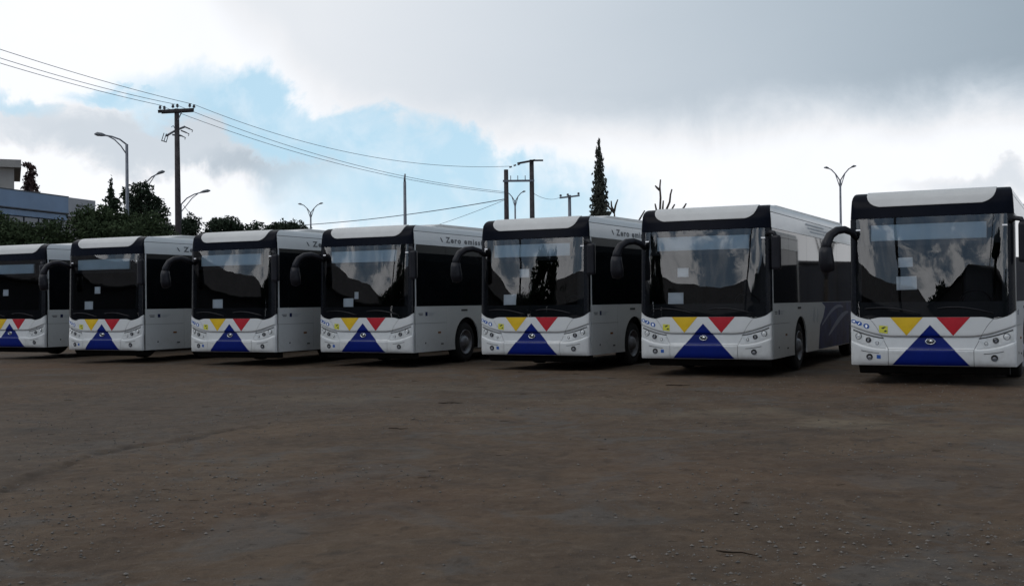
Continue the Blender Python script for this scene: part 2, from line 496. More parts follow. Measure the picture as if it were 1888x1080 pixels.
t.links.new((n3 * 0.7 + n4 * 0.3).s, bn.inputs['Height']); t.links.new(bn.outputs[0], b.inputs['Normal'])
gm.materials.append(GM)
ground = link('ground', gm)
tag(ground, 'dark brown dirt lot with worn grey patches', 'ground', kind='structure')


def ground_z(x, y):
    i = int(np.clip(np.searchsorted(xs, x), 1, nvx - 1)); j = int(np.clip(np.searchsorted(ys, y), 1, nvy - 1))
    return float(GZ[j - 1:j + 1, i - 1:i + 1].mean())


# ================================================================== background
def leaf_mesh(name, clumps, n, size, up=0.0, seed=0, flat=1.0):
    """many small leaf quads through ellipsoid clumps: (x,y,z, rx,ry,rz)"""
    rg = np.random.default_rng(seed)
    cl_ = np.array(clumps, float)
    vol = (cl_[:, 3] * cl_[:, 4] * cl_[:, 5]) ** 0.72
    which = rg.choice(len(cl_), n, p=vol / vol.sum())
    d = rg.normal(size=(n, 3)); d /= np.linalg.norm(d, axis=1)[:, None]
    r = rg.random(n) ** 0.45
    lump = 1 + 0.28 * np.sin(d[:, 0] * 5 + which * 1.7) * np.cos(d[:, 2] * 6 + which)
    c = cl_[which, :3] + d * (r * lump)[:, None] * cl_[which, 3:]
    a = rg.normal(size=(n, 3)); a[:, 2] += up; a /= np.linalg.norm(a, axis=1)[:, None]
    bb = np.cross(a, rg.normal(size=(n, 3))); bb /= np.linalg.norm(bb, axis=1)[:, None]
    s = size * (0.5 + rg.random(n))[:, None]
    v = np.stack([c - a * s, c + bb * s * 0.45, c + a * s, c - bb * s * 0.45], 1).reshape(-1, 3)
    f = np.arange(4 * n).reshape(-1, 4)
    me = bpy.data.meshes.new(name)
    me.from_pydata(v.tolist(), [], f.tolist())
    return me


def tree(name, loc, label, cat, clumps, n, size, m, trunk_h, trunk_r, seed, up=0.0, group=None):
    t_ = empty(name, loc)
    tag(t_, label, cat, group)
    mb = MB()
    mb.tube([(0, 0, -0.1), (0.05, 0, trunk_h * 0.5), (0, 0.05, trunk_h)], [trunk_r * 1.25, trunk_r, trunk_r * 0.6], 8)
    for (x, y, z, rx, ry, rz) in clumps[:7]:
        mb.tube([(0, 0, trunk_h * 0.75), (x * 0.5, y * 0.5, (trunk_h * 0.8 + z) / 2), (x, y, z)], [trunk_r * 0.5, trunk_r * 0.35, trunk_r * 0.12], 6)
    mb.build('trunk', BARK, t_, smooth=True)
    link('crown', leaf_mesh('crown', clumps, n, size, up, seed), t_, m)
    return t_


def rnd_clumps(rx, ry, z0, z1, k, seed, cr=(0.8, 1.4), dome=True):
    rg = random.Random(seed); o = []
    for _ in range(k):
        a = rg.random() * 6.283; q = math.sqrt(rg.random())
        x, y = rx * q * math.cos(a), ry * q * math.sin(a)
        top = z1 - (0.22 * (z1 - z0) * q ** 4 if dome else 0)
        z = z0 + (top - z0) * (0.25 + 0.75 * rg.random())
        c = rg.uniform(*cr)
        o.append((x, y, z, c, c, c * 0.75))
    return o


# row of broad dark trees behind the left-hand buses
hedge = [(-24.4, 50.5, 2.6, 5.1, 'leftmost broad olive-green tree beside the office building'),
         (-20.9, 50.0, 2.7, 5.35, 'broad olive-green tree left of the single-arm street lamp'),
         (-18.2, 51.0, 2.4, 5.3, 'broad olive-green tree beside the single-arm street lamp'),
         (-16.3, 52.0, 2.0, 4.5, 'low olive-green tree at the foot of the tall wooden utility pole')]
for i, (x, y, r, h, lb) in enumerate(hedge):
    tree('broad_tree', (x, y, 0), lb, 'tree', rnd_clumps(r, 1.9, 1.5, h + 0.05, 52, 40 + i, (0.5, 1.0)), 34000, 0.078, LEAF_A, 2.6, 0.17, 50 + i, group='broad trees behind the left buses')
far_hedge = [(-20.2, 75, 1.9, 7.3, 'rounded dark tree just right of the wooden utility pole'),
             (-17.6, 75.5, 2.0, 7.1, 'middle tree of the dark clipped clump right of the utility pole'),
             (-15.1, 76, 1.6, 6.6, 'right-hand low tree of the dark clipped clump')]
for i, (x, y, r, h, lb) in enumerate(far_hedge):
    tree('clipped_tree', (x, y, 0), lb, 'tree', rnd_clumps(r, 1.8, 2.6, h + 0.1, 44, 60 + i, (0.45, 0.85)), 22000, 0.09, LEAF_B, 3.2, 0.18, 70 + i, group='dark clipped trees')
tree('bushy_tree', (-22.9, 70, 0), 'tall dark bushy tree behind the street lamp', 'tree',
     [(0, 0, 8.4, 0.75, 0.7, 0.75), (0.5, 0.2, 7.7, 0.9, 0.8, 0.7), (-0.5, 0, 7.5, 0.7, 0.8, 0.7), (0.9, 0, 7.1, 0.9, 0.7, 0.6), (-0.3, 0.3, 6.6, 1.0, 0.9, 0.8), (0.9, 0.1, 6.2, 1.0, 0.8, 0.7),
      (1.7, 0, 6.1, 0.6, 0.6, 0.4), (-0.9, 0, 8.3, 0.35, 0.4, 0.6), (2.3, 0, 5.5, 0.8, 0.7, 0.45), (2.9, 0, 5.3, 0.6, 0.5, 0.35), (0.4, 0, 5.0, 1.6, 1.0, 1.0)], 12000, 0.10, LEAF_B, 6.5, 0.2, 81)
tree('small_pine', (-24.75, 70, 0), 'small pointed conifer between the office building and street lamp', 'tree',
     [(0, 0, 9.0, 0.10, 0.1, 0.5), (0, 0, 8.4, 0.22, 0.2, 0.4), (0.1, 0, 7.9, 0.5, 0.4, 0.35), (-0.1, 0, 7.4, 0.75, 0.5, 0.35), (-0.6, 0, 6.9, 0.7, 0.5, 0.3), (0.5, 0, 6.7, 0.9, 0.7, 0.5), (-0.4, 0, 6.1, 1.3, 0.9, 0.7)], 3400, 0.12, LEAF_B, 7.5, 0.12, 82, up=0.6)
tree('thin_conifer', (-41.65, 98, 0), 'ragged thin reddish conifer rising behind the office roof', 'tree',
     [(-0.25, 0, 13.75, 0.45, 0.3, 0.22), (0.15, 0, 13.55, 0.4, 0.3, 0.15), (0.2, 0, 12.95, 0.42, 0.3, 0.35), (-0.1, 0, 12.6, 0.5, 0.3, 0.3), (0.05, 0, 12.0, 0.6, 0.4, 0.6), (0, 0, 11.2, 0.8, 0.5, 0.8)], 1500, 0.16, LEAF_R, 13.6, 0.14, 83)
cyp = [(0.05 * math.sin(k * 2.1), 0.05 * math.cos(k * 1.7), 4.6 + k * 0.62, 1.22 * (1 - (k / 15.4)) ** 0.85 + 0.05, 1.0 * (1 - (k / 15.4)) ** 0.85 + 0.05, 0.5 + 0.1 * math.sin(k * 3.1)) for k in range(16)]
tree('cypress_tree', (7.05, 90, 0), 'tall slender dark cypress tree rising behind the third bus from the right', 'tree', cyp, 9000, 0.13, LEAF_C, 12.5, 0.2, 84, up=1.6)
tree('edge_tree', (19.6, 42, 0), 'small green tree just past the right edge behind the last bus', 'tree', rnd_clumps(0.55, 0.6, 3.6, 4.9, 9, 91, (0.3, 0.5)), 2000, 0.12, LEAF_A, 3.0, 0.1, 92)


def bare_tree(loc, label, branches):
    t_ = empty('pruned_tree', loc); tag(t_, label, 'tree', 'pruned bare trees')
    MB().tube([(0, 0, -0.1), (0.05, 0, branches[0][0][2] * 0.6), branches[0][0]], [0.26, 0.2, 0.16], 8).build('trunk', BARK, t_, smooth=True)
    for b_ in branches:
        n = len(b_)
        MB().tube(b_, [0.095 - 0.045 * k / max(1, n - 1) for k in range(n)], 6).build('branch', BARK, t_, smooth=True)


bare_tree((9.9, 75, 0), 'bare pruned tree with upright stubs behind the second bus from right',
          [[(0, 0, 5.6), (-0.05, 0, 7.0), (0.02, 0, 8.2), (-0.02, 0, 8.9), (0.03, 0, 9.4)], [(-0.02, 0, 8.7), (-0.2, 0, 8.85), (-0.33, 0, 9.0)],
           [(0, 0, 6.2), (0.35, 0, 7.3), (0.62, 0, 7.9), (0.68, 0, 8.4), (0.78, 0, 8.75)], [(0, 0, 6.4), (-0.25, 0, 7.3), (-0.35, 0, 7.8)], [(0, 0, 6.6), (0.15, 0, 7.4), (0.2, 0, 8.0)],
           [(0.3, 0, 7.1), (0.75, 0, 7.4), (0.95, 0, 7.75)], [(0.1, 0, 6.2), (1.1, 0, 6.9), (1.6, 0, 7.6), (1.72, 0, 7.8)]])
bare_tree((7.75, 85, 0), 'bare pruned tree stub just right of the cypress',
          [[(0, 0, 6.4), (0.02, 0, 7.6), (0.0, 0, 8.2)], [(0, 0, 8.0), (-0.2, 0, 8.5), (-0.22, 0, 8.9)], [(0, 0, 8.1), (0.12, 0, 8.6), (0.28, 0, 9.0)], [(0, 0, 8.0), (-0.45, 0, 8.5), (-0.6, 0, 8.7)]])
bare_tree((9.1, 80, 0), 'single thin slanting bare branch right of the cypress',
          [[(-0.9, 0, 5.6), (-0.1, 0, 7.0), (0.35, 0, 7.75)]])

# ---- street lamps
def single_lamp(loc, h, reach, rise, label, hidden=0):
    t_ = empty('street_lamp', loc); tag(t_, label, 'street lamp', 'single-arm street lamps')
    s = 1 if reach > 0 else -1; a = abs(reach)
    MB().tube([(0, 0, 0), (0, 0, h * 0.5), (0, 0, h)], [0.115, 0.095, 0.075], 10).build('pole', METAL, t_, smooth=True)
    up_ = [(0, 0, h - 0.02), (s * a * 0.25, 0, h + rise * 0.52), (s * a * 0.55, 0, h + rise * 0.84), (s * a * 0.85, 0, h + rise)]
    MB().tube(up_, 0.042, 8).build('arm', METAL, t_, smooth=True)
    lo = [(0, 0, h - 0.55), (s * a * 0.22, 0, h - 0.08), (s * a * 0.45, 0, h + rise * 0.5), (s * a * 0.72, 0, h + rise * 0.93)]
    MB().tube(lo, 0.032, 8).build('brace', METAL, t_, smooth=True)
    hd = MB().tube([(s * a * 0.80, 0, h + rise * 0.98), (s * a * 0.93, 0, h + rise * 1.06), (s * a * 1.1, 0, h + rise * 1.12), (s * a * 1.2, 0, h + rise * 1.12)], [0.05, 0.10, 0.11, 0.04], 10).build('lamp_head', LAMPH, t_, smooth=True)
    return t_


single_lamp((-20.35, 60, 0), 10.0, -1.42, 0.50, 'tall grey street lamp with one arm reaching left')
single_lamp((-24.55, 75, 0), 8.9, 1.35, 1.25, 'street lamp arm showing above the dark bushy tree')
single_lamp((-23.35, 80, 0), 8.55, 1.75, 0.85, 'street lamp with arm reaching right behind the wooden utility pole')


def twin_lamp(loc, h, span, rise, label):
    t_ = empty('street_lamp', loc); tag(t_, label, 'street lamp', 'twin-arm street lamps')
    MB().tube([(0, 0, 0), (0, 0, h * 0.5), (0, 0, h)], [0.12, 0.09, 0.07], 10).build('pole', METAL, t_, smooth=True)
    for s in (-1, 1):
        MB().tube([(0, 0, h - 0.05), (s * span * 0.35, 0, h + rise * 0.5), (s * span * 0.7, 0, h + rise * 0.9), (s * span, 0, h + rise * 1.05)], 0.04, 7).build('arm', METAL, t_, smooth=True)
        MB().tube([(0, 0, h - 0.6), (s * span * 0.2, 0, h - 0.05), (s * span * 0.38, 0, h + rise * 0.5)], 0.032, 7).build('brace', METAL, t_, smooth=True)
        MB().tube([(s * span * 0.9, 0, h + rise * 1.02), (s * span * 1.1, 0, h + rise * 1.1), (s * span * 1.3, 0, h + rise * 1.1)], [0.05, 0.085, 0.03], 8).build('lamp_head', LAMPH, t_, smooth=True)
    return t_


tw = [twin_lamp((-18.6, 105, 0), 9.9, 0.95, 0.75, 'twin-arm street lamp right of the dark clipped trees'),
      twin_lamp((0.36, 100, 0), 10.3, 0.75, 0.75, 'twin-arm street lamp seen between the two-legged utility poles'),
      twin_lamp((23.3, 80, 0), 9.75, 0.85, 0.85, 'twin-arm street lamp between the two rightmost buses')]
tw[0].rotation_euler.z = R(-12); tw[1].rotation_euler.z = R(-15); tw[2].rotation_euler.z = R(-20)

g_ = empty('grey_pole', (-6.56, 70, 0)); tag(g_, 'plain blue-grey steel pole with bent tip behind the middle bus', 'pole')
MB().tube([(0, 0, 0), (0, 0, 5), (0, 0, 8.9)], [0.13, 0.11, 0.09], 10).build('shaft', METAL, g_, smooth=True)
MB().tube([(0, 0, 8.88), (0, 0, 9.15), (0.03, 0, 9.4)], [0.075, 0.06, 0.045], 8).build('tip', METAL, g_, smooth=True)


# ---- wooden utility poles
def insulator(parent, p, r=0.075):
    return MB().lathe([(0, 0.02), (0.05, 0.025), (0.06, r), (0.11, r * 1.15), (0.15, r * 0.6), (0.17, r), (0.21, r * 0.9), (0.24, 0.01)], 'z', p, 10).build('insulator', INSUL, parent, smooth=True)


pa = empty('utility_pole', (-18.27, 62, 0)); tag(pa, 'tall wooden utility pole with crossarm and switchgear at left', 'utility pole', 'wooden utility poles')
MB().tube([(0.03, 0, 0), (0.02, 0, 6), (0.0, 0, 12.2)], [0.20, 0.165, 0.125], 10).build('post', WOOD, pa, smooth=True)
MB().obox(Matrix.Translation((0, -0.14, 12.08)) @ Matrix.Rotation(R(22), 4, 'Z') @ Matrix.Rotation(R(-6), 4, 'Y'), 1.9, 0.12, 0.16).build('crossarm', WOOD, pa)
MB().obox(Matrix.Translation((0, 0.14, 12.08)) @ Matrix.Rotation(R(22), 4, 'Z') @ Matrix.Rotation(R(-6), 4, 'Y'), 1.7, 0.12, 0.16).build('crossarm', WOOD, pa)
for p in ((-0.82, -0.3, 12.1), (-0.62, -0.2, 12.1), (-0.18, -0.1, 12.2), (0.02, 0.05, 12.25), (0.66, 0.2, 12.28), (0.86, 0.3, 12.25)): insulator(pa, p)
MB().tube([(0.3, -0.1, 12.0), (0.08, -0.1, 11.55)], 0.03, 6).build('strut', METAL, pa)
MB().tube([(-0.6, 0, 10.72), (-0.1, 0, 11.0), (0.45, 0, 11.22)], 0.06, 6).build('lower_arm', METAL, pa)
MB().tube([(-0.25, 0, 10.78), (0.2, 0, 10.72)], 0.05, 6).build('lower_bar', METAL, pa)
for k in range(3):
    x0, z0 = 0.44 - 0.2 * k, 11.2 - 0.2 * k
    MB().tube([(x0, -0.05, z0), (x0 + 0.28, -0.05, z0 - 0.12)], 0.042, 6).build('fuse_holder', INSUL, pa)
    MB().tube([(x0 + 0.28, -0.05, z0 - 0.12), (x0 + 0.44, -0.05, z0 - 0.2), (x0 + 0.40, -0.05, z0 - 0.3)], 0.03, 6).build('fuse_hook', INSUL, pa)
fm = Matrix.Translation((-0.62, -0.1, 10.62)) @ Matrix.Rotation(R(18), 4, 'Y')
for q in (-0.13, 0.0, 0.13):
    MB().tube([fm @ Vector((q, 0, 0.22)), fm @ Vector((q, 0, -0.22))], 0.022, 6).build('switch_blade', INSUL, pa)
MB().tube([fm @ Vector((-0.15, 0, -0.22)), fm @ Vector((0.15, 0, -0.22))], 0.03, 6).build('switch_base', INSUL, pa)
MB().tube([(-0.3, 0, 11.2), (-0.2, 0, 11.28), (-0.1, 0, 11.1)], 0.022, 6).build('jumper', WIRE, pa)

hf = empty('twin_utility_pole', (0.5, 72, 0)); tag(hf, 'two wooden poles joined by a steel beam behind the middle buses', 'utility pole')
MB().tube([(-0.79, 0, 0), (-0.79, 0, 9.82)], [0.20, 0.145], 10).build('post', WOOD, hf, smooth=True)
MB().tube([(0.85, 0, 0), (0.84, 0, 10.42)], [0.20, 0.145], 10).build('post', WOOD, hf, smooth=True)
MB().box(-1.0, 1.0, -0.2, -0.12, 9.02, 9.15).build('beam', METAL, hf)
for q in (-0.5, -0.05, 0.42): MB().tube([(q, -0.16, 9.15), (q, -0.16, 9.42)], 0.028, 6).build('pin', METAL, hf)
MB().obox(Matrix.Translation((0.5, -0.2, 10.28)) @ Matrix.Rotation(R(-10), 4, 'Y'), 1.15, 0.1, 0.12).build('crossarm', WOOD, hf)
MB().obox(Matrix.Translation((1.15, -0.2, 10.36)), 0.85, 0.1, 0.1).build('crossarm', WOOD, hf)
for q, z in ((-0.42, 9.98), (-0.15, 10.08), (0.1, 10.14)): MB().tube([(q, -0.3, z), (q - 0.16, -0.3, z - 0.05)], 0.05, 8).build('insulator', INSUL, hf)

tp = empty('utility_pole', (4.92, 95, 0)); tag(tp, 'small distant T-shaped utility pole left of the cypress', 'utility pole', 'wooden utility poles')
MB().tube([(0, 0, 0), (0, 0, 10.3)], [0.19, 0.13], 8).build('post', METAL, tp, smooth=True)
MB().obox(Matrix.Translation((0, -0.15, 10.15)) @ Matrix.Rotation(R(-6), 4, 'Y'), 1.7, 0.12, 0.13).build('crossarm', METAL, tp)
for q in (-0.75, -0.15, 0.75): insulator(tp, (q, -0.15, 10.2 + 0.1 * q), 0.1)

pl = empty('utility_pole', (-23.3, 37.5, 0)); tag(pl, 'nearer wooden utility pole outside the left edge carrying the wires', 'utility pole', 'wooden utility poles')
MB().tube([(0, 0, 0), (0, 0, 6), (0, 0, 12.0)], [0.2, 0.17, 0.13], 10).build('post', WOOD, pl, smooth=True)
MB().obox(Matrix.Translation((0, -0.14, 11.72)) @ Matrix.Rotation(R(22), 4, 'Z'), 1.9, 0.12, 0.16).build('crossarm', WOOD, pl)
for p in ((-0.8, -0.35, 11.78), (0.0, -0.14, 11.78), (0.8, 0.2, 11.78)): insulator(pl, p)


def wire(a, b_, sag, label, r=0.0135):
    a, b_ = Vector(a), Vector(b_); n = 28
    pts = []
    for k in range(n + 1):
        q = k / n; p = a.lerp(b_, q); p.z -= sag * 4 * q * (1 - q); pts.append(p)
    o = MB().tube(pts, r, 6).build('power_line', WIRE, None, smooth=True)
    return tag(o, label, 'power line', 'overhead power lines')


PA = Vector((-18.27, 62, 0)); PLp = Vector((-23.3, 37.5, 0)); HF = Vector((0.5, 72, 0))
wire(PLp + Vector((0.8, 0.2, 12.02)), PA + Vector((0.76, 0.25, 12.5)), 0.25, 'top power line running from the left edge to the wooden pole')
wire(PLp + Vector((0.0, -0.14, 12.02)), PA + Vector((-0.08, 0, 12.45)), 0.35, 'middle power line running from the left edge to the wooden pole')
wire(PLp + Vector((-0.8, -0.35, 12.02)), PA + Vector((-0.72, -0.25, 12.34)), 0.3, 'lowest power line running from the left edge to the wooden pole')
wire(PA + Vector((0.86, 0.3, 12.48)), HF + Vector((-0.55, -0.3, 10.0)), 1.05, 'upper power line sagging from the tall wooden pole to the twin pole crossarm')
wire(PA + Vector((0.02, 0.05, 12.4)), HF + Vector((-0.85, -0.1, 8.4)), 0.75, 'middle power line sagging from the tall wooden pole to the twin poles')
wire(PA + Vector((-0.72, -0.2, 12.3)), HF + Vector((-0.85, -0.2, 8.3)), 0.75, 'lower power line sagging from the tall wooden pole to the twin poles')
wire((-17.5, 88, 7.5), HF + Vector((-0.9, 0, 7.95)), 0.25, 'thick cable rising from the clipped trees to the twin poles', 0.028)
wire((-9.5, 95, 7.0), HF + Vector((-0.9, 0.1, 7.9)), 0.15, 'thin slanting cable below the thick one left of the twin poles', 0.014)
wire(HF + Vector((0.85, 0, 8.35)), (4.2, 95, 10.15), 0.3, 'short power line from the twin poles to the T-shaped pole')
wire((-19.5, 74, 6.2), (-17.95, 62, 6.9), 0.2, 'short cable beside the wooden pole above the clipped trees', 0.014)
ap = empty('anchor_pole', (-17.5, 88, 0)); tag(ap, 'far thin pole hidden behind the clipped trees holding the thick cable', 'pole')
MB().tube([(0, 0, 0), (0, 0, 7.6)], [0.14, 0.1], 8).build('shaft', WOOD, ap, smooth=True)
ap = empty('anchor_pole', (-9.5, 95, 0)); tag(ap, 'far thin pole hidden behind the middle bus holding the thin cable', 'pole')
MB().tube([(0, 0, 0), (0, 0, 7.1)], [0.14, 0.1], 8).build('shaft', WOOD, ap, smooth=True)

# ---- office building at the left: its long wall faces the yard
ob = empty('office_building', (-33.3, 85, 0)); tag(ob, 'office building with blue-grey fascia and dark windows at far left', 'building')
dirw = Vector((-7.6, -27.0, 0)).normalized()      # along the wall, towards the camera
ang = math.atan2(dirw.y, dirw.x)
WM = Matrix.Rotation(ang, 4, 'Z')                 # local +x along the wall towards camera; +y out of the wall
def wbox(x0, x1, y0, y1, z0, z1):
    c = Vector(((x0 + x1) / 2, (y0 + y1) / 2, (z0 + z1) / 2))
    return MB().obox(WM @ Matrix.Translation(c), x1 - x0, y1 - y0, z1 - z0)
sg = 1.0
wbox(-3.4, 32, -16, -0.35, 0, 9.3).build('core', CONC, ob)
wbox(0, 32, -0.3, 0.05, 8.42, 9.62).build('fascia', FASCIA, ob)
pp = wbox(-3.3, -0.02, -0.3, 0.02, 8.2, 9.64).build('pale_panel', FPALE, ob)
wbox(-2.3, -0.95, 0.02, 0.04, 9.02, 9.18).build('sign_strip', LETTER, ob)
wbox(-0.05, 32, 0.05, 0.09, 8.36, 8.44).build('trim', MULL, ob)
wbox(-0.05, 32, -0.32, 0.07, 9.62, 9.70).build('coping', MULL, ob)
for fl in range(3):
    z0 = 0.4 + fl * 2.65
    for k in range(20):
        x0 = 0.1 + k * 1.55
        w1 = wbox(x0, x0 + 1.45, -0.3, -0.12, z0, z0 + 2.15).build('window', MULL, ob)
        wbox(x0 + 0.04, x0 + 1.41, -0.12, -0.10, z0 + 0.05, z0 + 2.1).build('pane', BGLASS, w1)
    wbox(0, 32, -0.3, -0.06, z0 + 2.2, z0 + 2.6).build('spandrel', FASCIA, ob)
tb = empty('roof_block', (-44.5, 97.5, 0), R(23.9)); tag(tb, 'taller beige concrete block with flat overhanging roof at the left edge', 'building')
MB().box(-14, 1.55, -2.6, 8, 0, 13.2).build('wall', CONC, tb)
MB().box(-15, 2.1, -3.2, 8.8, 13.2, 13.85).build('roof_slab', CONC, tb)

# ---- what stands or is added behind and beside the camera (seen only as reflections in the buses' glass)
def shed(loc, rz, w, d, h, ridge, label):
    t_ = empty('warehouse', loc, rz); tag(t_, label, 'warehouse', 'warehouses across the yard')
    MB().prism([(-w / 2, 0), (w / 2, 0), (w / 2, h), (0, ridge), (-w / 2, h)], 'y', -d / 2, d / 2).build('wall', SHED, t_)
    for s in (-1, 1):
        MB().add([(0, -d / 2 - .4, ridge + .12), (s * (w / 2 + .5), -d / 2 - .4, h - .1), (s * (w / 2 + .5), d / 2 + .4, h - .1), (0, d / 2 + .4, ridge + .12),
                  (0, -d / 2 - .4, ridge + .03), (s * (w / 2 + .5), -d / 2 - .4, h - .2), (s * (w / 2 + .5), d / 2 + .4, h - .2), (0, d / 2 + .4, ridge + .03)],
                 [(0, 1, 2, 3), (4, 7, 6, 5), (0, 4, 5, 1), (1, 5, 6, 2), (2, 6, 7, 3), (3, 7, 4, 0)]).build('roof', SHEDR, t_)
    for k in (-0.28, 0.28):
        MB().box(k * w - 1.6, k * w + 1.6, -d / 2 - 0.06, -d / 2 + 0.02, 0, 4.0).build('door', MULL, t_)


shed((-64, 14, 0), R(0), 24, 44, 5.4, 8.0, 'long grey gabled warehouse left of the yard, reflected in the left buses')
shed((-44, -30, 0), R(38), 24, 26, 5.2, 8.0, 'grey gabled warehouse behind and left of the camera')
shed((-17, -40, 0), R(12), 25, 16, 5.6, 7.8, 'grey gabled warehouse behind the camera, reflected in the rightmost bus')
shed((10, -44, 0), R(-6), 22, 14, 4.4, 6.0, 'low grey warehouse behind and right of the camera')
bw = empty('reflection_wall', (12, 54, 0)); tag(bw, 'dark concrete wall added unseen behind the buses to darken window reflections', 'wall')  # unseen wall, added to darken the reflections in the side windows
for k in range(22):
    MB().box(-24 + k * 2.5 + .06, -24 + (k + 1) * 2.5 - .06, -.08, .08, 0, 3.3).build('panel', SHED, bw)
for k in range(23):
    MB().box(-24 + k * 2.5 - .09, -24 + k * 2.5 + .09, -.14, .14, 0, 3.4).build('post', SHEDR, bw)
shed((56, 74, 0), R(0), 46, 12, 3.7, 5.0, 'low grey warehouse beyond the right edge behind the buses')
tree('palm_tree', (-7.5, -24, 0), 'palm tree behind the camera reflected in the rightmost windscreen', 'tree',
     [(math.cos(k * 0.9) * 0.9, math.sin(k * 0.9) * 0.9, 7.0 + 0.35 * math.sin(k * 2.0), 0.8, 0.8, 0.3) for k in range(7)] + [(0, 0, 7.1, 0.5, 0.5, 0.5), (0, 0, 6.2, 0.45, 0.45, 0.7), (0, 0, 5.2, 0.4, 0.4, 0.6)], 2500, 0.3, LEAF_B, 6.9, 0.22, 95)
tree('yard_tree', (-40, -8, 0), 'bushy tree beside the warehouse behind the camera', 'tree', rnd_clumps(2.4, 2.4, 2.5, 8.0, 16, 96, (0.8, 1.4)), 3500, 0.25, LEAF_B, 3.5, 0.22, 97)
for i, (x, y, h) in enumerate(((-50, -13, 8.2), (-46, -19, 7.4), (-31, -42, 7.6), (-27, -37, 8.4), (-4, -40, 7.0), (-52, -8, 7.2))):  # row added to fill bright sky gaps low in the windscreen reflections
    tree('yard_tree', (x, y, 0), ('tallest bushy', 'second', 'third', 'fourth', 'fifth', 'lowest')[(1, 3, 2, 0, 5, 4)[i]] + ' tree of the row added behind the camera to darken the windscreen reflections', 'tree', rnd_clumps(3.4, 2.4, 1.2, h - 1.2, 30, 196 + i, (0.9, 1.5)), 6000, 0.24, LEAF_B, 3.0, 0.22, 197 + i, group='added reflection trees between the warehouses')
for i, (x, y, lb) in enumerate(((-13, -5.5, 'wooden pole behind the camera left of the palm'), (-11, -27, 'wooden pole behind the camera beside the palm'), (-33, 3, 'wooden pole beside the long warehouse left of the camera'))):
    q = empty('utility_pole', (x, y, 0)); tag(q, lb, 'utility pole', 'wooden utility poles')
    MB().tube([(0, 0, 0), (0, 0, 10.5)], [0.19, 0.13], 8).build('post', WOOD, q, smooth=True)
    MB().obox(Matrix.Translation((0, 0, 10.0)) @ Matrix.Rotation(R(40), 4, 'Z'), 2.2, 0.12, 0.14).build('crossarm', WOOD, q)

# ================================================================== the buses
OVER, WB, LEN = 2.60, 6.10, 12.0
WHR = 0.48


def wz(z): return np.interp(z, [0.32, 1.4, 2.75, 2.95, 3.06, 3.12, 3.16, 3.185, 3.195], [1.275, 1.275, 1.262, 1.252, 1.243, 1.232, 1.220, 1.205, 1.18])
Y0K = [0.32, .345, .38, .45, .565, .582, .592, .602, .76, .785, .797, .803, .82, 1.0, 1.12, 1.14, 2.75, 2.95, 3.06, 3.12, 3.16, 3.185, 3.195]
Y0V = [.045, .02, .004, 0, 0, .006, .026, .034, .052, .058, .054, .026, .022, .028, .036, .0368, .105, .15, .20, .25, .31, .38, .46]
def y0(zp): return np.interp(zp, Y0K, Y0V)
def yedge(z): return np.maximum(0.24, y0(z) + 0.03)


def S(x, zp):
    x = np.asarray(x, float); zp = np.asarray(zp, float)
    ax = np.abs(x)
    zs = 0.59 + 0.13 * np.clip((ax - 0.72) / 0.55, 0, 1) ** 2
    zc = 0.80 + 0.17 * np.clip((ax - 0.60) / 0.65, 0, 1) ** 1.6
    z = np.where(zp < .59, .32 + (zp - .32) * (zs - .32) / .27,
        np.where(zp < .80, zs + (zp - .59) * (zc - zs) / .21,
        np.where(zp < 1.12, zc + (zp - .80) * (1.12 - zc) / .32, zp)))
    xn = np.clip(ax / wz(z), 0, 1)
    g = 0.30 * xn ** 2 + 0.70 * (1 - (1 - xn ** 6) ** (1 / 6))
    yy = y0(zp); ye = yedge(z)
    return np.stack([x, yy + (ye - yy) * g, z], -1)


def normals(x, zp):
    e = 2e-3
    w = wz(zp) * 0.9995
    a = S(np.clip(x + e, -w, w), zp) - S(np.clip(x - e, -w, w), zp)
    c = S(x, np.minimum(zp + e, 3.195)) - S(x, np.maximum(zp - e, .32))
    n = np.cross(a, c)
    L = np.linalg.norm(n, axis=-1, keepdims=True)
    n = n / np.maximum(L, 1e-9)
    return np.where(n[..., 1:2] > 0.05, -n, n)


def zlow(x): return np.interp(np.abs(x), [0, .78, .86, .93, 1.0, 1.1, 1.2, 1.275], [1.115, 1.115, 1.105, 1.072, 1.072, 1.10, 1.155, 1.215])


